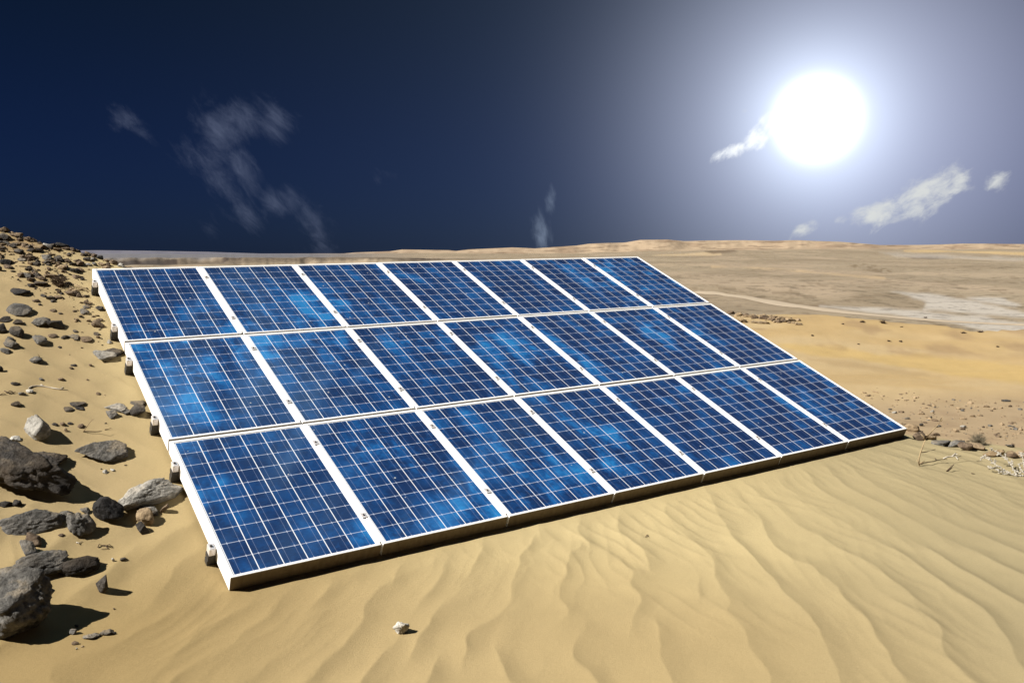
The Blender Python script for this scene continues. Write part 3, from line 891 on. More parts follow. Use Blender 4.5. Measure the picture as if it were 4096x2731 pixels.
K(2, 94, 202, 814, 847, 'pale', 'small pale flat stone in the hollow left of the squarish boulder', 'stone', craggy=.7)
K(2, 562, 618, 678, 712, 'brown', 'brown pebble, largest of the trail right of the squarish boulder', 'pebble', cat='pebble', group='pebbles on the sand')
K(2, 634, 686, 679, 697, 'dark', 'flat dark pebble in the trail right of the squarish boulder', 'pebble', cat='pebble', group='pebbles on the sand')
K(2, 728, 794, 699, 730, 'brown', 'brown pebble ending the trail right of the squarish boulder', 'pebble', cat='pebble', group='pebbles on the sand')
K(2, 492, 546, 689, 708, 'dark', 'dark flake starting the trail beside the squarish boulder', 'pebble', cat='pebble', group='pebbles on the sand')
K(2, 598, 640, 733, 769, 'tan', 'small tan stone at the tip of the squarish boulder shadow', 'stone', cat='stone')
K(2, 98, 188, 304, 327, 'dark', 'dark flat flake on sand above the lone dark lumpy stone', 'stone', rot=6)
K(2, 242, 320, 371, 400, 'pale', 'pale lumpy stone under the bleached twig', 'stone', craggy=.9)
K(2, 176, 246, 393, 424, 'grey', 'grey lumpy stone left of the pale one under the twig', 'stone', craggy=.9)
K(2, 366, 412, 264, 282, 'grey', 'tiny grey stone above the bleached twig', 'pebble', cat='pebble', group='pebbles on the sand')
K(2, 546, 606, 259, 284, 'brown', 'brown stone heading a thin line of grit', 'stone', craggy=.8)
K(2, 812, 834, 270, 287, 'brown', 'tiny brown pebble ending a thin line of grit', 'pebble', cat='pebble', group='pebbles on the sand')
K(2, 645, 692, 160, 178, 'brown', 'small brown pebble left of the gritty patch below the pale flat topped rock', 'pebble', cat='pebble', group='pebbles on the sand')
K(2, 666, 724, 131, 147, 'dark', 'dark flake above the small brown pebble', 'pebble', cat='pebble', group='pebbles on the sand')
K(2, 832, 872, 130, 155, 'brown', 'brown stone in the gritty patch below the pale flat topped rock', 'stone')
K(2, 900, 946, 400, 417, 'brown', 'lone little brown stone in open sand left of the array', 'pebble', cat='pebble', group='pebbles on the sand')
K(2, 964, 1018, 1124, 1157, 'pale', 'pale chip, left one of the pair above the long rounded boulder', 'pebble', cat='pebble', group='pebbles on the sand')
K(2, 1034, 1083, 1116, 1134, 'pale', 'pale chip, right one of the pair above the long rounded boulder', 'pebble', cat='pebble', group='pebbles on the sand')
K(2, 985, 1005, 682, 695, 'dark', 'tiny dark pebble right of the thin bent twig', 'pebble', cat='pebble', group='pebbles on the sand')
# --- upper left slope
K(1, 28, 326, 864, 948, 'grey', 'oblong rock with a speckled pale left end and black right face', 'rock', craggy=.4, rnd=.12)
K(1, -20, 126, 970, 1024, 'dark', 'low dark rock at the left edge below the oblong rock', 'rock', craggy=.4)
K(1, 124, 240, 1006, 1052, 'dark', 'dark ragged stone beside the low dark rock', 'stone', craggy=.9)
K(1, -40, 82, 1032, 1156, 'dark', 'tall dark block at the left edge of the view', 'rock', craggy=.4, rnd=.05)
K(1, 76, 235, 1062, 1170, 'dark', 'dark pyramid shaped rock right of the tall dark block', 'rock', craggy=.5, rnd=.02)
K(1, 300, 492, 968, 1082, 'grey', 'craggy grey rock, left one of the broken pair in mid slope', 'rock', craggy=1.1)
K(1, 436, 628, 988, 1098, 'dark', 'dark rock with a pale facet, right one of the broken pair', 'rock', craggy=.5, rnd=.03)
K(1, 284, 466, 1158, 1238, 'grey', 'lumpy grey rock with black right side below the broken pair', 'rock', craggy=.8)
K(1, 54, 138, 1154, 1206, 'grey', 'pointed grey stone left of the lumpy grey rock', 'stone', rot=-20, craggy=.6)
K(1, -10, 200, 1196, 1264, 'grey', 'long low grey stone at the left edge under the pointed stone', 'rock', rot=-12, craggy=.8)
K(1, -20, 122, 1262, 1322, 'grey', 'grey and black stone lowest at the left edge of the upper slope', 'rock', rot=-10, craggy=.7)
K(1, 848, 986, 1004, 1080, 'brown', 'rounded dark brown rock close to the back row of panels', 'rock', craggy=.5, rnd=.4)
K(1, 905, 968, 988, 1022, 'brown', 'small brown stone behind the rounded brown rock', 'stone')
K(1, 744, 846, 898, 962, 'grey', 'grey wedge rock with dark right face above the rounded brown rock', 'rock', craggy=.5, rnd=.04)
K(1, 72, 290, 710, 767, 'black', 'long black slab lying across the left slope', 'slab', craggy=.5, rnd=.1, cat='slab')
K(1, 308, 460, 640, 695, 'dark', 'dark pointed slab with a square right end', 'slab', craggy=.35, rnd=.02, cat='slab', rot=6)
K(1, 192, 308, 564, 617, 'grey', 'rounded rock with a light grey cap, left one of a pair', 'rock', craggy=.4, rnd=.5)
K(1, 300, 402, 566, 610, 'dark', 'dark flat rock, right one of the pair with the capped rock', 'rock', craggy=.4)
K(1, 610, 730, 724, 784, 'brown', 'brownish rock under the right end of the dry bush', 'rock', craggy=.4, rnd=.15)
K(1, 722, 770, 770, 800, 'brown', 'small brown stone touching the brownish rock by the bush', 'stone')
K(1, -20, 120, 430, 495, 'black', 'black block with a grey top at the left edge of the upper slope', 'rock', craggy=.35, rnd=.05)
K(1, 28, 122, 489, 526, 'brown', 'low brown rock below the black block', 'rock', craggy=.35, rnd=.4)
K(1, -30, 26, 495, 562, 'black', 'black boulder mostly out of view at the left edge', 'rock')
K(1, 650, 762, 510, 572, 'dark', 'dark rounded rock left of the array top corner', 'rock', craggy=.7)
K(1, 672, 762, 580, 618, 'brown', 'low brown stone below the rounded rock at the array top corner', 'stone', craggy=.8)
K(1, 374, 446, 765, 792, 'dark', 'dark flat stone below the pointed slab', 'stone')
K(1, 508, 594, 779, 808, 'brown', 'brown wedge stone left of the brownish rock by the bush', 'stone', rnd=.05)
K(1, 470, 526, 817, 848, 'dark', 'dark angular stone below the brown wedge', 'stone')
K(1, 300, 378, 808, 844, 'brown', 'ragged dark brown tuft of stone left of the angular stone', 'stone', craggy=1.2)
K(1, 350, 404, 850, 874, 'dark', 'small dark stone just above the oblong rock', 'stone')
K(1, 772, 876, 842, 866, 'grey', 'thin grey flake, upper of a stack of flakes near the array', 'stone')
K(1, 774, 848, 874, 902, 'grey', 'grey flake below the thin upper flake', 'stone')
K(1, 884, 985, 876, 922, 'dark', 'dark shadowed stone tucked against the panel frame', 'stone')
K(1, 752, 872, 1169, 1208, 'brown', 'brown grey flat rock left of the first gap between panel rows', 'rock', craggy=.5)
K(1, 628, 775, 1152, 1184, 'grey', 'grey knobbly bar of stone left of the flat brown grey rock', 'rock', craggy=1.1)
K(1, 994, 1056, 1188, 1230, 'ash', 'thin pale shard beside the panel frame', 'stone', rot=-25, craggy=.7)
K(1, 866, 952, 1127, 1152, 'dark', 'flat dark stone under the rounded brown rock', 'stone')
K(1, 676, 742, 1104, 1126, 'dark', 'small dark flake right of the broken pair', 'stone')
K(1, 466, 530, 905, 928, 'brown', 'small brown stone above the right half of the broken pair', 'stone')
K(1, 544, 594, 937, 958, 'dark', 'small dark stone right of the broken pair top', 'stone')
K(1, 690, 738, 992, 1012, 'dark', 'tiny dark stone left of the rounded brown rock', 'stone')
K(1, 538, 584, 1254, 1274, 'dark', 'tiny dark stone alone in the sand under the knobbly bar', 'stone')
K(1, 455, 545, 1140, 1172, 'brown', 'ragged brown stone right of the lumpy grey rock', 'stone', craggy=1.)
# --- skyline of the left slope (crop 9)
sky = 'rocks along the crest of the left slope'
K(9, -60, 135, 92, 200, 'brown', 'dark brown boulder highest on the skyline at the left edge', 'boulder', craggy=.6, rnd=.4, group=sky, cat='boulder')
K(9, 170, 248, 130, 195, 'tan', 'pointed tan rock on the skyline beside the highest boulder', 'rock', craggy=.8, group=sky)
K(9, 160, 345, 180, 280, 'brown', 'brown rock with a pale chip under the pointed tan rock', 'rock', craggy=.7, group=sky)
K(9, 345, 530, 205, 285, 'brown', 'reddish brown rough rock on the skyline left of the bare gap', 'rock', craggy=1.0, group=sky)
K(9, 740, 848, 288, 365, 'dark', 'dark round rock, smaller of the pair on the skyline', 'rock', craggy=.6, rnd=.4, group=sky)
K(9, 850, 1062, 285, 400, 'black', 'black domed boulder, larger of the pair on the skyline', 'boulder', craggy=.6, rnd=.4, group=sky, cat='boulder')
K(9, 655, 765, 352, 420, 'pale', 'bright white rock below the skyline pair', 'rock', craggy=.4, rnd=.08, group=sky)
K(9, 725, 810, 378, 452, 'dark', 'dark rock touching the bright white one', 'rock', group=sky)
K(9, 950, 1060, 382, 460, 'grey', 'mixed grey rock below the black domed boulder', 'rock', craggy=.9, group=sky)
K(9, 1055, 1150, 400, 475, 'brown', 'brown rock right of the mixed grey rock', 'rock', craggy=.8, group=sky)
K(9, 1150, 1225, 435, 485, 'dark', 'small dark rock on the falling skyline', 'rock', group=sky)
K(9, 1275, 1410, 468, 530, 'brown', 'olive brown scrubby hump on the lower skyline', 'rock', craggy=1.0, group=sky)
K(9, 1228, 1340, 498, 550, 'dark', 'dark rock under the olive brown hump', 'rock', group=sky)
K(9, 1465, 1575, 478, 562, 'black', 'black upright rock on the skyline above the array corner', 'rock', craggy=.7, group=sky)
K(9, 1370, 1470, 558, 618, 'grey', 'grey peaked rock below the black upright rock', 'rock', rnd=.03, group=sky)
K(9, 1270, 1382, 548, 632, 'dark', 'dark rock left of the grey peaked rock', 'rock', group=sky)
K(9, 1395, 1480, 632, 708, 'grey', 'grey peaked rock right above the array corner', 'rock', rnd=.03, group=sky)
K(9, 1300, 1400, 648, 700, 'ash', 'pale streaked flat rock left of the lowest peaked rock', 'rock', craggy=.7, group=sky)
K(9, 1650, 1720, 550, 600, 'tan', 'small tan rock behind the cube shaped rock at the array top', 'rock', group=sky)
K(9, 1685, 1790, 575, 668, 'brown', 'brown cube shaped rock standing behind the array top edge', 'rock', craggy=.3, rnd=.03, group=sky)
K(9, 1790, 1888, 602, 668, 'pale', 'white rock right of the cube shaped rock behind the array', 'rock', craggy=.5, rnd=.08, group=sky)
K(9, 1785, 1890, 668, 715, 'ash', 'pale flat rock peeping over the array top edge', 'rock', group=sky)
K(9, 1890, 2030, 665, 715, 'brown', 'last low brown rock at the right end of the stony crest', 'rock', group=sky)
K(9, 1570, 1660, 570, 620, 'brown', 'brown rock between the black upright and the cube shaped rock', 'rock', group=sky)
K(9, 1600, 1680, 640, 712, 'brown', 'small rusty rock just over the array edge left of the cube', 'rock', group=sky)
K(9, 1480, 1600, 640, 700, 'tan', 'tan lump just over the array edge above the second cell column', 'rock', group=sky)
K(9, -40, 160, 205, 305, 'dark', 'dark rock under the highest boulder at the left edge', 'rock', craggy=.7, group=sky)
K(9, -40, 60, 310, 370, 'black', 'black rock cut by the left edge on the upper crest', 'rock', group=sky)
K(9, 40, 150, 312, 372, 'grey', 'grey rock in the row under the highest boulder', 'rock', group=sky)
K(9, 125, 255, 358, 425, 'dark', 'dark box shaped rock with a grey top near the crest', 'rock', craggy=.35, rnd=.03, group=sky)
K(9, 170, 305, 338, 388, 'dark', 'dark rock behind the box shaped one', 'rock', group=sky)
K(9, 330, 430, 345, 398, 'brown', 'brown stones heap right of the box shaped rock', 'rock', craggy=1., group=sky)
K(9, 190, 370, 442, 512, 'dark', 'long grey brown rock below the box shaped rock', 'rock', rot=-12, group=sky)
K(9, 0, 95, 395, 440, 'grey', 'grey stone at the left edge below the upper crest', 'rock', group=sky)
K(9, 270, 420, 580, 615, 'grey', 'flat grey green stone in mid crest', 'rock', group=sky)
K(9, 610, 815, 535, 600, 'grey', 'long grey slab sloping right, left one of the central pair', 'slab', rot=-12, craggy=.7, group=sky, cat='slab')
K(9, 800, 975, 530, 640, 'dark', 'grey black rock, right one of the central pair', 'rock', rot=-15, craggy=.6, group=sky)
K(9, 1040, 1160, 625, 700, 'dark', 'dark rock right below the central pair', 'rock', craggy=.8, group=sky)
K(9, 900, 1045, 682, 735, 'brown', 'brown flat rock below the central pair', 'rock', rot=-10, craggy=.8, group=sky)
K(9, 1185, 1275, 735, 785, 'brown', 'brown stone tight against the array top corner', 'rock', group=sky)
K(9, 430, 560, 540, 590, 'brown', 'rusty twiggy lump left of the central pair', 'rock', craggy=1.2, group=sky)
K(9, 640, 730, 620, 665, 'brown', 'small brown stone under the long grey slab', 'rock', group=sky)
K(9, 1100, 1185, 598, 640, 'brown', 'reddish stone right of the central pair', 'rock', group=sky)
K(9, 500, 640, 395, 440, 'tan', 'tan ledge stone left of the bright white rock', 'rock', craggy=.8, group=sky)
# --- pale stone in the foreground sand
K(4, 1506, 1648, 918, 1066, 'pale', 'lone whitish pitted stone lying in the foreground ripples', 'stone', craggy=1.3, rnd=.4, group='stones on the foreground sand', cat='stone', sink=.25, deep=.8, hs=.7)
# --- right of the array
rg = 'rocks along the edge right of the array'
K(6, 1020, 1135, 384, 456, 'tan', 'rounded tan boulder peeping from behind the array right corner', 'rock', craggy=.4, rnd=.6, group=rg)
K(6, 1082, 1184, 452, 522, 'brown', 'brown boulder with a dark right side next to the array corner', 'rock', craggy=.4, rnd=.5, group=rg)
K(6, 1160, 1275, 462, 516, 'tan', 'tan ragged rock behind the upright dead stalk', 'rock', craggy=.7, group=rg)
K(6, 1228, 1392, 512, 564, 'grey', 'low grey rock on the sand edge right of the stalk', 'rock', craggy=.6, group=rg)
K(6, 1345, 1500, 498, 575, 'grey', 'grey slanting rock, left of the longest pair on the edge', 'rock', rot=-14, craggy=.6, group=rg)
K(6, 1440, 1548, 530, 604, 'brown', 'brown block at the end of the grey slanting rock', 'rock', craggy=.5, rnd=.1, group=rg)
K(6, 1490, 1640, 500, 602, 'tan', 'orange tan rock below the grey dry bush', 'rock', rot=-18, craggy=.5, group=rg)
K(6, 1640, 1800, 580, 645, 'tan', 'tan rock behind the whitish branching plant', 'rock', rot=-10, craggy=.6, group=rg)
K(6, 1790, 1905, 596, 660, 'brown', 'brown rock among the whitish plant near the right edge', 'rock', group=rg)
K(6, 1890, 2010, 590, 645, 'tan', 'tan rock cut by the right edge of the view', 'rock', group=rg)
K(6, 1222, 1258, 274, 292, 'ash', 'pale stone alone at the foot of the yellow dune', 'stone', group=rg, cat='stone')
K(6, 1138, 1172, 378, 404, 'dark', 'small dark stone on the stony ground above the brown boulder', 'stone', group=rg, cat='stone')
K(6, 1458, 1512, 394, 418, 'ash', 'pale flat stone on the stony ground left of the dry bush', 'stone', group=rg, cat='stone')
K(6, 925, 968, 284, 304, 'ash', 'pale stone near the array edge on the stony ground', 'stone', group=rg, cat='stone')
K(6, 1018, 1062, 329, 347, 'grey', 'bluish grey flat stone near the array edge', 'stone', group=rg, cat='stone')
K(6, 1204, 1242, 321, 338, 'grey', 'small grey stone right of the bluish flat stone', 'stone', group=rg, cat='stone')
K(6, 1812, 1892, 540, 570, 'grey', 'grey flat stone right of the dry bush', 'stone', group=rg, cat='stone')
K(6, 1220, 1300, 450, 482, 'brown', 'dark brown stone touching the dead stalk', 'stone', group=rg, cat='stone')
K(6, 1660, 1720, 596, 618, 'grey', 'small grey stone left of the whitish plant', 'stone', group=rg, cat='stone')
# rocky ledge where the dune crest breaks off
lg = 'rocks of the ledge at the dune crest'
for (x0, x1, y0, y1, mk, lb) in [
    (590, 650, 500, 530, 'brown', 'brown ledge rock nearest the panel edge'),
    (640, 700, 506, 545, 'tan', 'tan ledge rock second from the panel edge'),
    (690, 745, 514, 546, 'brown', 'dark brown ledge rock left of the ledge middle'),
    (738, 790, 522, 560, 'brown', 'brown overhanging rock in the middle of the ledge'),
    (785, 845, 522, 562, 'brown', 'darkest rock in the middle of the ledge'),
    (838, 890, 530, 566, 'brown', 'brown rock right of the ledge middle'),
    (884, 940, 534, 570, 'tan', 'tan rock second from the right end of the ledge'),
    (935, 1010, 542, 568, 'tan', 'low tan rock at the right end of the ledge'),
    (640, 720, 545, 578, 'tan', 'tan rock fallen below the left part of the ledge'),
    (740, 850, 560, 582, 'tan', 'long tan rock along the foot of the ledge')]:
    K(7, x0, x1, y0, y1, mk, lb, 'rock', craggy=1.4, rnd=.1, group=lg, near=False, hs=.7, sink=.35)


# ------------------------------------------------------------------ plants and twigs
def tubes(paths, sides=5):
    V, Fc = [], []
    for pts, r0, r1 in paths:
        pts = [np.array(p, float) for p in pts]; n = len(pts)
        for k, p in enumerate(pts):
            t = pts[min(k + 1, n - 1)] - pts[max(k - 1, 0)]
            t = t / (np.linalg.norm(t) + 1e-9)
            up = np.array([0, 0, 1.]) if abs(t[2]) < .9 else np.array([1., 0, 0])
            u = np.cross(t, up); u /= np.linalg.norm(u); v = np.cross(t, u)
            r = r0 + (r1 - r0) * k / max(n - 1, 1)
            for s in range(sides):
                an = 2 * math.pi * s / sides
                V.append(p + (u * math.cos(an) + v * math.sin(an)) * r)
        b = len(V) - n * sides
        for k in range(n - 1):
            for s in range(sides):
                Fc.append((b + k * sides + s, b + k * sides + (s + 1) % sides, b + (k + 1) * sides + (s + 1) % sides, b + (k + 1) * sides + s))
        Fc.append(tuple(b + s for s in range(sides))[::-1]); Fc.append(tuple(b + (n - 1) * sides + s for s in range(sides)))
    return V, Fc


def pixtwig(name, cr, lines, mat, label, cat, group=None, width=3.0, base=None, lie=True, near=True):
    """dry twig: polylines given where the photograph shows them; lie=True rests it on the sand, else it stands up from its base"""
    ox, oy, s = CROP[cr]
    bx, by = base if base else lines[0][0]
    g0, dep = at(ox + bx / s, oy + by / s, near)
    paths = []
    rs = random.Random(int(bx * 7 + by))
    for ln in lines:
        pts = []
        for i, (x, y) in enumerate(ln):
            if lie:
                g, d = at(ox + x / s, oy + y / s, near)
                p = g + np.array([0, 0, .004 + .008 * rs.random() * (i % 2)])
            else:
                a, e = ray(ox + x / s, oy + y / s)
                yy = g0[1] + .05 * (rs.random() - .5) * (i > 0)
                p = np.array([yy * a, yy, CZ + yy * e])
            pts.append(p - g0)
        r = width / F * dep * .5
        paths.append((pts, r, r * .45))
    V, Fc = tubes(paths)
    o = mesh_obj(name, V, Fc, mat, smooth=True); o.location = g0
    tag(o, label, cat, group)
    return o


tw = 'dead twigs lying on the sand'
pixtwig('dead_twig', 6, [[(1140, 712), (1136, 660), (1148, 610), (1166, 560), (1182, 512), (1212, 470), (1246, 430), (1285, 390), (1306, 350), (1322, 322)], [(1182, 512), (1172, 480), (1150, 462)], [(1306, 360), (1322, 345)], [(1140, 700), (1118, 662)], [(1142, 690), (1180, 672)]],
        M_TWIG, 'tall thin dead stalk standing upright right of the array corner', 'stalk', None, 6.0, lie=False)
pixtwig('dead_twig', 6, [[(1150, 700), (1175, 692), (1205, 684), (1240, 682), (1270, 672), (1310, 666), (1358, 662)], [(1150, 608), (1200, 602), (1265, 584)], [(1270, 672), (1262, 656)]],
        M_TWIGD, 'dark thin strip modelling the shadow at the foot of the upright dead stalk', 'twig', tw, 4.0)  # the stalk's cast shadow built as thin dark tubes
pixtwig('dead_twig', 6, [[(1354, 754), (1370, 735), (1392, 716), (1412, 698)], [(1356, 754), (1380, 738), (1400, 722)]], M_TWIGD, 'short brown broken stick poking from sand below the dead stalk', 'stick', tw, 6.0, lie=False)
pixtwig('dead_twig', 6, [[(1328, 656), (1360, 644), (1395, 640), (1430, 642), (1465, 636)], [(1395, 640), (1420, 622), (1425, 612)], [(1425, 640), (1440, 668)], [(1420, 622), (1440, 628)]],
        M_TWIGP, 'small whitish sprig on the sand between stalk and white plant', 'twig', tw, 4.5)
pixtwig('dead_twig', 6, [[(1550, 772), (1560, 779), (1573, 776)]], M_TWIGD, 'tiny dark bent twig right of the broken stick', 'twig', tw, 4.0)
ox5, oy5, s5 = 2000, 1700, 1.521
CROP[5] = (2000, 1700, 1.521)
pixtwig('dead_twig', 5, [[(886, 682), (896, 674), (900, 668)], [(896, 674), (905, 682)], [(893, 670), (896, 676)]], M_TWIGD, 'tiny forked twig alone on the foreground sand below the array', 'twig', tw, 3.5)
pixtwig('dead_twig', 2, [[(270, 362), (300, 346), (340, 340), (385, 342), (440, 350), (500, 364), (565, 374), (580, 362), (594, 350)], [(385, 330), (410, 342)], [(480, 358), (560, 374), (640, 380)]], M_TWIGP, 'bleached forked twig lying on smooth sand at left', 'twig', tw, 5.0)
pixtwig('dead_twig', 2, [[(0, 426), (30, 420), (60, 422)], [(42, 388), (66, 408), (92, 416)], [(60, 405), (100, 392), (122, 400)], [(88, 416), (118, 398)], [(110, 412), (150, 402)]], M_TWIGD, 'dark tangled twig at the left edge beside the bleached one', 'twig', tw, 4.5)
pixtwig('dead_twig', 2, [[(782, 768), (800, 742), (826, 706), (852, 672), (878, 648)]], M_TWIG, 'thin straight twig standing aslant on the sand near the array', 'twig', tw, 4.0, lie=False)
pixtwig('dead_twig', 2, [[(782, 768), (830, 770), (900, 771), (958, 764)], [(985, 752), (1050, 746)]], M_TWIGD, 'thin dark line on the sand from the foot of the aslant twig', 'twig', tw, 3.5)  # thin dark tubes running right from the twig's base
pixtwig('dead_twig', 2, [[(372, 68), (366, 50), (352, 38)]], M_TWIG, 'thin dry stalk behind the craggy grey stone', 'stalk', None, 4.0, lie=False)
pixtwig('dead_twig', 3, [[(840, 408), (852, 392), (872, 390), (905, 398), (965, 412)], [(905, 398), (930, 420), (870, 424)], [(905, 398), (940, 392), (966, 408)], [(880, 392), (940, 404)]], M_TWIGD, 'dark wiry plant scrap on the sand right of the flat black slab', 'twig', tw, 4.5)
pixtwig('dead_twig', 3, [[(655, 366), (678, 372), (706, 358)], [(678, 372), (672, 384)]], M_TWIGP, 'small pale forked sprig on sand above the flat black slab', 'twig', tw, 4.5)
pixtwig('dead_twig', 1, [[(630, 660), (680, 672), (730, 688), (790, 712), (850, 742)], [(680, 672), (760, 716), (830, 746)], [(640, 690), (720, 735), (800, 740)], [(700, 680), (780, 735)]], M_TWIG, 'spray of dry twigs trailing down right from the dry bush', 'twig', tw, 5.0)
pixtwig('dead_twig', 1, [[(180, 508), (230, 512), (300, 518), (330, 540), (340, 572)], [(300, 518), (285, 510)]], M_TWIGD, 'long thin dark twig above the pair of capped and flat rocks', 'twig', tw, 3.5)


def bush(name, cr, cx, yb, w, h, mat, label, n=60, cat='dry bush', seed=1, near=True, wr=2.2, lean=0., group=None, knobs=0):
    ox, oy, s = CROP[cr]
    g, dep = at(ox + cx / s, oy + yb / s, near)
    k = dep / F / s
    W, H = w * k, h * k
    rs = random.Random(seed)
    paths = []; tips = []
    for i in range(n):
        az = rs.uniform(0, 2 * math.pi); el = rs.uniform(.25, 1.45)
        L = rs.uniform(.55, 1.0)
        d = np.array([math.cos(az) * math.cos(el) * W * .55 + lean * W * .4, math.sin(az) * math.cos(el) * W * .5, math.sin(el) * H]) * L
        b = np.array([rs.gauss(0, .07) * W, rs.gauss(0, .07) * W, -.01])
        mid = b + d * .5 + np.array([rs.gauss(0, .05), rs.gauss(0, .05), rs.gauss(.05, .04)]) * H
        tip = b + d
        r = wr / F * dep * .5
        paths.append(([b, b + (mid - b) * .5, mid, mid + (tip - mid) * .55 + np.array([rs.gauss(0, .03), 0, rs.gauss(0, .03)]) * H, tip], r, r * .5))
        for q in range(3):
            t0 = mid + (tip - mid) * rs.uniform(0, .8)
            t1 = t0 + np.array([rs.gauss(0, .16) * W, rs.gauss(0, .16) * W, rs.uniform(-.02, .22) * H])
            paths.append(([t0, (t0 + t1) / 2 + np.array([0, 0, .02 * H]), t1], r * .6, r * .35))
            tips.append(t1)
        tips.append(tip)
    V, Fc = tubes(paths, 4)
    if knobs:
        for t in tips:
            for q in range(knobs):
                c = t + np.array([rs.gauss(0, .03), rs.gauss(0, .03), rs.gauss(0, .03)]) * W
                rr = knobs_r = .9 * wr / F * dep
                b = len(V)
                V += [c + ICO1[0][i] * rr * rs.uniform(.6, 1.3) for i in range(len(ICO1[0]))]
                Fc += [tuple(b + i for i in f) for f in ICO1[1]]
    o = mesh_obj(name, V, Fc, mat, smooth=False); o.location = g
    tag(o, label, cat, group)
    return o


bush('dry_bush', 1, 560, 690, 170, 130, M_TWIGD, 'brown dry bush on the left slope above the brownish rock', 70, seed=3, lean=-.15)
bush('dry_bush', 6, 1598, 545, 150, 118, M_SCRUB, 'grey dry bush standing among rocks right of the array', 70, seed=4)
bush('dry_bush', 9, 480, 285, 90, 80, M_TWIGD, 'small rusty bush on the skyline of the left slope', 40, seed=5)
bush('dry_bush', 9, 440, 600, 190, 70, M_TWIGD, 'low rusty twiggy bush in the middle of the stony crest', 50, seed=6)
bush('dry_bush', 9, 1340, 520, 120, 60, M_SCRUB, 'olive brown bush on the falling skyline near the array corner', 50, seed=7)
# whitish branching plant at the right edge
bw = [[(1960, 796), (1900, 790), (1850, 770), (1800, 745), (1760, 715), (1720, 690), (1690, 660), (1650, 632), (1616, 668)], [(1760, 715), (1700, 730), (1675, 716)], [(1800, 745), (1770, 760), (1745, 740)],
      [(1900, 790), (1880, 740), (1850, 690), (1820, 655), (1770, 620), (1730, 595), (1692, 576)], [(1820, 655), (1812, 622)], [(1850, 690), (1870, 700), (1860, 660)], [(1960, 770), (1930, 730), (1920, 700), (1962, 690)], [(1960, 720), (1950, 640), (1930, 612), (1962, 622)],
      [(1690, 660), (1660, 650), (1632, 640)], [(1850, 770), (1820, 775), (1790, 768)], [(1880, 740), (1930, 770), (1975, 740)], [(1720, 690), (1735, 672)], [(1770, 620), (1745, 624)]]
ox, oy, s = CROP[6]
g0, dep = at(ox + 1900 / s, oy + 795 / s)
paths = []; knob = []; rs = random.Random(77)
for ln in bw:
    pts = []
    for i, (x, y) in enumerate(ln):
        a, e = ray(ox + x / s, oy + y / s)
        yy = g0[1] + (795 - y) / s / F * dep * 1.4 + rs.uniform(-.03, .03)
        zg = float(height(np.array([yy * a]), np.array([yy]))[0]) + .004
        pts.append(np.array([yy * a, yy, max(CZ + yy * e, zg)]) - g0)
    r = 4.2 / F * dep * .5
    paths.append((pts, r, r * .5))
    for p, q_ in zip(pts[:-1], pts[1:]):
        for t in np.linspace(0, 1, 9): knob.append(p + (q_ - p) * t + np.array([rs.gauss(0, .006), rs.gauss(0, .006), rs.gauss(0.003, .006)]))
V, Fc = tubes(paths, 5)
for c in knob:
    b = len(V); rr = rs.uniform(.0035, .0075)
    V += [c + v * rr for v in ICO1[0]]; Fc += [tuple(b + i for i in f) for f in ICO1[1]]
wp = mesh_obj('dry_plant', V, Fc, M_PLANT, smooth=False); wp.location = g0
tag(wp, 'whitish knobbly branching dry plant sprawling at the right edge', 'plant')

mg = 'scrub bushes on the dune crest and plain'
for i, (x, yb, w, h, lb) in enumerate([
    (1520, 580, 36, 26, 'largest round scrub bush on the dune crest'), (1400, 574, 34, 16, 'flat scrub bush left of the largest one on the crest'), (1556, 686, 24, 13, 'small scrub bush, left one of the pair on the yellow sand'),
    (1626, 688, 24, 12, 'small scrub bush, right one of the pair on the yellow sand'), (2095, 632, 34, 13, 'scrub bush on the dune crest near the right edge'), (1995, 638, 28, 13, 'scrub bush left of the one near the right edge'),
    (1630, 602, 18, 10, 'tiny scrub bush right of the largest one'), (1105, 654, 16, 12, 'tiny scrub bush on pale dune nearest the panels'), (2195, 718, 20, 10, 'tiny scrub bush on yellow sand at far right'), (1376, 703, 16, 9, 'tiny scrub bush on yellow sand below the flat one'),
    (1285, 585, 16, 9, 'tiny scrub bush at the left part of the dune crest'), (1770, 548, 22, 9, 'tiny scrub bush beside the dirt track')]):
    bush('scrub_bush', 7, x, yb, w, h, M_TWIGD, lb, 26, 'scrub bush', 20 + i, False, 2.6, group=mg)


# ------------------------------------------------------------------ gravel and grit nobody could count
def scatter(name, pts, sizes, mats, seed=0):
    rs = np.random.RandomState(seed)
    V = []; Fc = []; mi = []
    nv = len(ICO1[0])
    for (p, sz) in zip(pts, sizes):
        d = ICO1[0] * (1 + rs.uniform(-.32, .3, (nv, 1))) * sz * np.array([rs.uniform(.7, 1.5), rs.uniform(.7, 1.3), rs.uniform(.4, .8)])
        an = rs.uniform(0, 6.28); c, s = math.cos(an), math.sin(an)
        d = np.stack([d[:, 0] * c - d[:, 1] * s, d[:, 0] * s + d[:, 1] * c, d[:, 2] + sz * .18], 1) + p
        b = len(V); V += list(d); Fc += [tuple(b + i for i in f) for f in ICO1[1]]
        mi += [rs.randint(len(mats))] * len(ICO1[1])
    o = mesh_obj(name, V, Fc, mats[0])
    for m in mats[1:]: o.data.materials.append(m)
    o.data.polygons.foreach_set('material_index', mi)
    tag(o, kind='stuff')
    return o


rs = np.random.RandomState(5)
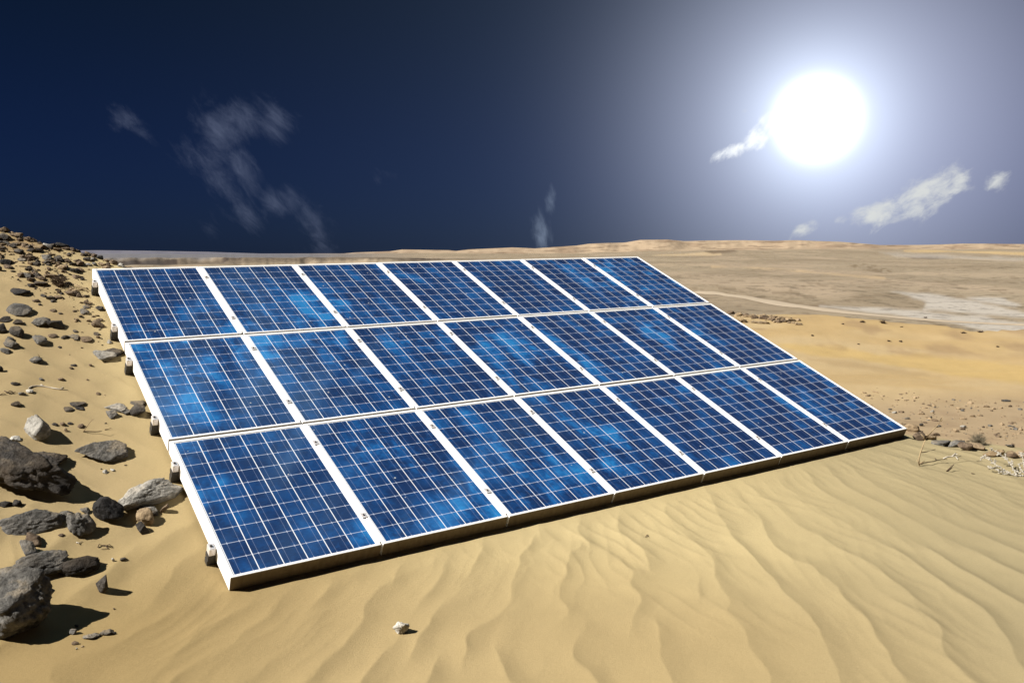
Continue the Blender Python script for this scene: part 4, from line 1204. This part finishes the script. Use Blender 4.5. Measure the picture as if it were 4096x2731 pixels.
# left slope grit: patchy, thicker towards the crest
x = rs.uniform(-8.5, .2, 42000); y = rs.uniform(4.2, 13, 42000)
ul, dh = uvh(x, y)
dens = sst(2.2, 4.6, dh) * .30 + sst(3.3, 4.6, dh) * .30 + .015
dens = dens * sst(.0, .35, fbm2(x * 1.2, y * 1.2, 301, 4) + .12 * sst(2.5, 4.2, dh)) * 2.2
keep = (ul < -.08) & (dh > .5) & (dh < 7.5) & (rs.rand(len(x)) < dens * .8)
keep |= (ul >= -.08) & (ul < 1.6) & (dh > 4.35) & (dh < 5.2) & (rs.rand(len(x)) < .4)
x, y = x[keep], y[keep]
z = height(x, y)
pts = np.stack([x, y, z], 1); sz = .007 + .036 * rs.rand(len(x)) ** 3.8
o = scatter('gravel', pts, sz, [MR['brown'], MR['dark'], MR['brown'], MR['tan']], 1)
tag(o, label='scattered brown and grey grit on the left slope')
# stony ground right of the array
x = rs.uniform(3.5, 12.5, 16000); y = rs.uniform(8, 17, 16000)
q = (x - 4.28) * .66 + (y - 9.25) * .75
dens = sst(.0, .5, q) * sst(6.0, 3.0, q + 1.2 * fbm2(x * .6, y * .6, 311, 3)) * (.25 + .75 * sst(-.1, .35, fbm2(x * .9, y * .9, 315, 3)))
ul, dh = uvh(x, y)
keep = (rs.rand(len(x)) < dens * .95) & (ul > 7.2)
x, y = x[keep], y[keep]; z = height(x, y)
lp = []; ls = []
for k in range(110):
    t = rs.rand()
    p_, d_ = at(2500 + (585 + 440 * t) / 1.4737, 900 + (505 + 62 * t + rs.normal() * 9 + 10) / 1.4737, near=False)
    if d_ < 60: lp.append(p_); ls.append(.025 + .085 * rs.rand() ** 2.5)
o2 = scatter('gravel', np.array(lp), ls, [MR['brown'], MR['tan'], MR['tan']], 9)
tag(o2, label='brown rubble along the broken ledge at the dune crest')
o = scatter('gravel', np.stack([x, y, z], 1), .009 + .040 * rs.rand(len(x)) ** 4.5, [MR['tan'], MR['brown'], MR['grey'], MR['tan'], MR['tan']], 2)
tag(o, label='grey and tan gravel strewn between the sand edge and the yellow dune')

# ------------------------------------------------------------------ sun, sky, camera
AZ, EL = math.radians(18), math.radians(42)
S = Vector((-math.cos(AZ) * math.cos(EL), -math.sin(AZ) * math.cos(EL), math.sin(EL)))
sun = bpy.data.lights.new('sun', 'SUN'); sun.energy = 4.8; sun.angle = math.radians(.5); sun.color = (1.0, .955, .88)
so = bpy.data.objects.new('sun', sun); C.objects.link(so)
so.rotation_euler = S.to_track_quat('Z', 'Y').to_euler()

w = bpy.data.worlds.new('World'); scene.world = w; w.use_nodes = True
nt = w.node_tree; g = G(nt)
bg = nt.nodes['Background']
sk = g.n('ShaderNodeTexSky', sky_type='NISHITA', sun_disc=False)
sk.sun_elevation = EL; sk.sun_rotation = math.atan2(S.x, S.y); sk.air_density = 1.0; sk.dust_density = .3; sk.ozone_density = 4.0
gam = g.n('ShaderNodeGamma'); nt.links.new(sk.outputs[0], gam.inputs[0]); gam.inputs[1].default_value = .9
base = g.vm('MULTIPLY', gam.outputs[0], (.0009, .0018, .0045))
D = g.n('ShaderNodeTexCoord').outputs['Generated']
sep = g.n('ShaderNodeSeparateXYZ'); nt.links.new(D, sep.inputs[0])
base = g.vm('MULTIPLY', base, g.mix(g.ss(sep.outputs[2], .0, .36), c4(.74, .84, 1.16), c4(.42, .66, .46)))
fw = g.m('MAXIMUM', sep.outputs[1], .02)
A = g.m('DIVIDE', sep.outputs[0], fw); E = g.m('DIVIDE', sep.outputs[2], fw)
front = g.ss(sep.outputs[1], .1, .3)

# low bright sun with its aureole
sa, se = ray(3268, 478)
SD = Vector((sa, 1, se)).normalized()
ang = g.m('MULTIPLY', g.m('ARCCOSINE', g.m('MINIMUM', g.vm('DOT_PRODUCT', D, tuple(SD)), .999999)), 180 / math.pi)
core = g.m('MULTIPLY', g.m('EXPONENT', g.m('MULTIPLY', g.m('POWER', ang, 3.0), -1.0 / 6.0)), 1.9)


def expo(x, sc, amp): return g.m('MULTIPLY', g.m('EXPONENT', g.m('MULTIPLY', x, -1.0 / sc)), amp)


a2 = g.m('POWER', ang, 2.0)
halo1 = g.m('MULTIPLY', g.m('EXPONENT', g.m('MULTIPLY', a2, -1.0 / 14.0)), .34)
halo2 = g.m('MULTIPLY', g.m('EXPONENT', g.m('MULTIPLY', a2, -1.0 / 80.0)), .22)
SD2 = Vector((ray(3900, 500)[0], 1, ray(3900, 500)[1])).normalized()
ang2 = g.m('MULTIPLY', g.m('ARCCOSINE', g.m('MINIMUM', g.vm('DOT_PRODUCT', D, tuple(SD2)), .999999)), 180 / math.pi)
halo3 = g.m('MULTIPLY', g.m('EXPONENT', g.m('MULTIPLY', g.m('POWER', ang2, 2.0), -1.0 / 200.0)), .060)
halo4 = expo(ang, 14.0, .035)
glow = g.vm('ADD', g.vm('SCALE', (.80, .93, 1.08), scale=halo1), g.vm('SCALE', (.90, .96, 1.15), scale=halo2))
glow = g.vm('ADD', glow, g.vm('SCALE', (1.0, 1.0, 1.40), scale=halo3))
glow = g.vm('ADD', glow, g.vm('SCALE', (.9, 1.3, 2.1), scale=halo4))
glow = g.vm('ADD', glow, g.vm('SCALE', (1., 1., 1.), scale=core))
skyc = g.vm('ADD', base, glow)

# wisps of cloud
PV = g.n('ShaderNodeCombineXYZ'); g.put(PV.inputs[0], A); g.put(PV.inputs[1], E)
U = 1.7415 / F


def wisp(items, scale, stretch, rot, lo, hi, detail=9, rough=.62, dist=.8):
    """soft patches (2352-px picture units) broken up by stretched noise"""
    mr_ = g.n('ShaderNodeMapping'); mr_.inputs['Rotation'].default_value = (0, 0, math.radians(rot)); nt.links.new(PV.outputs[0], mr_.inputs['Vector'])
    mp = g.n('ShaderNodeMapping'); mp.inputs['Scale'].default_value = (scale * stretch, scale, 1); nt.links.new(mr_.outputs[0], mp.inputs['Vector'])
    wn_ = g.n('ShaderNodeTexNoise'); nt.links.new(mp.outputs[0], wn_.inputs['Vector']); wn_.inputs['Scale'].default_value = .55; wn_.inputs['Detail'].default_value = 4
    wv = g.vm('ADD', mp.outputs[0], g.vm('SCALE', g.vm('SUBTRACT', wn_.outputs['Color'], (.5, .5, .5)), scale=dist))
    n = g.noise(wv, 1.0, detail, rough, 0.0)
    tot = None
    for (x, y, rx, ry, ro, amp) in items:
        ca, ce = ray(x * 1.7415, y * 1.7415)
        dx = g.m('SUBTRACT', A, ca); dy = g.m('SUBTRACT', E, ce)
        c, s_ = math.cos(math.radians(ro)), math.sin(math.radians(ro))
        p = g.m('DIVIDE', g.m('ADD', g.m('MULTIPLY', dx, c), g.m('MULTIPLY', dy, s_)), rx * U)
        q_ = g.m('DIVIDE', g.m('SUBTRACT', g.m('MULTIPLY', dy, c), g.m('MULTIPLY', dx, s_)), ry * U)
        rr = g.m('ADD', g.m('MULTIPLY', p, p), g.m('MULTIPLY', q_, q_))
        mk = g.m('MULTIPLY', g.m('EXPONENT', g.m('MULTIPLY', rr, -1.0)), amp)
        tot = mk if tot is None else g.m('MAXIMUM', tot, mk)
    return g.m('MULTIPLY', g.ss(g.m('ADD', n, g.m('MULTIPLY', g.m('SUBTRACT', tot, 1.0), .55)), lo, hi), front)


left = wisp([(540, 290, 132, 69, 15, 1.12), (630, 285, 69, 62, -20, 1.12), (470, 360, 97, 62, -35, 1.00), (300, 285, 97, 48, -35, 0.71), (560, 400, 56, 112, 10, 0.88), (520, 420, 112, 56, -50, 0.94), (480, 520, 69, 56, 0, 0.71),
             (640, 465, 76, 62, 10, 0.88), (560, 480, 69, 69, 0, 0.82), (725, 535, 62, 97, 35, 0.85), (470, 230, 56, 56, -40, 0.65), (900, 390, 84, 41, 20, 0.53)],
            40, .42, 48, .22, .92, 12, .64, 1.6)
mid = wisp([(1243, 528, 34, 66, 8, 1.15), (1262, 470, 22, 66, -12, .85), (1320, 470, 14, 50, 0, .35)], 52, .35, 80, .26, .86, 12, .64, 1.2)
right = wisp([(2130, 445, 125, 56, 30, 1.2), (2020, 492, 80, 46, 15, 1.2), (2205, 422, 52, 42, 25, 1.1), (2290, 415, 40, 38, 25, 1.15), (1842, 530, 54, 22, 28, 1.1), (1930, 508, 30, 16, 25, .8), (1712, 255, 15, 10, 20, .75)], 58, .55, -27, .26, .72, 12, .62, 1.5)
sunc = wisp([(1685, 345, 60, 22, 22, 1.1), (1735, 318, 50, 34, 35, 1.15), (1780, 285, 50, 40, 35, 1.15)], 70, .5, -50, .27, .68, 12, .62, 1.2)
# high streaks overhead, out of the picture but mirrored in the panels' glass
ms = g.n('ShaderNodeMapping'); ms.inputs['Scale'].default_value = (6.5, 2.6, 2.2); ms.inputs['Rotation'].default_value = (0, 0, .35); nt.links.new(D, ms.inputs['Vector'])
hn = g.noise(ms.outputs[0], 1.5, 7, .6, .5)
high = g.m('MULTIPLY', g.m('MULTIPLY', g.ss(hn, .46, .70), g.ss(sep.outputs[2], .66, .86)), g.ss(sep.outputs[1], .12, .32))
skyc = g.mix(g.m('MULTIPLY', left, .74), skyc, c4(.066, .080, .125))
skyc = g.mix(g.m('MULTIPLY', mid, .60), skyc, c4(.16, .20, .27))
skyc = g.mix(g.m('MULTIPLY', right, .92), skyc, c4(.36, .37, .36))
skyc = g.mix(g.m('MULTIPLY', sunc, .85), skyc, c4(.58, .60, .60))
skyc = g.mix(g.m('MULTIPLY', high, .9), skyc, c4(.42, .80, 1.22))
nt.links.new(skyc, bg.inputs['Color'])
bg.inputs['Strength'].default_value = 1.0

cam = bpy.data.cameras.new('camera'); co = bpy.data.objects.new('camera', cam); C.objects.link(co)
cam.sensor_fit = 'HORIZONTAL'; cam.sensor_width = 36; cam.lens = 36 * F / PW
cam.clip_start = .05; cam.clip_end = 60000
co.location = (0, 0, CZ); co.rotation_euler = (math.pi / 2 - PITCH, 0, 0)
scene.camera = co
vs = scene.view_settings
vs.view_transform = 'Standard'; vs.look = 'None'; vs.exposure = 1.0; vs.gamma = 1.0
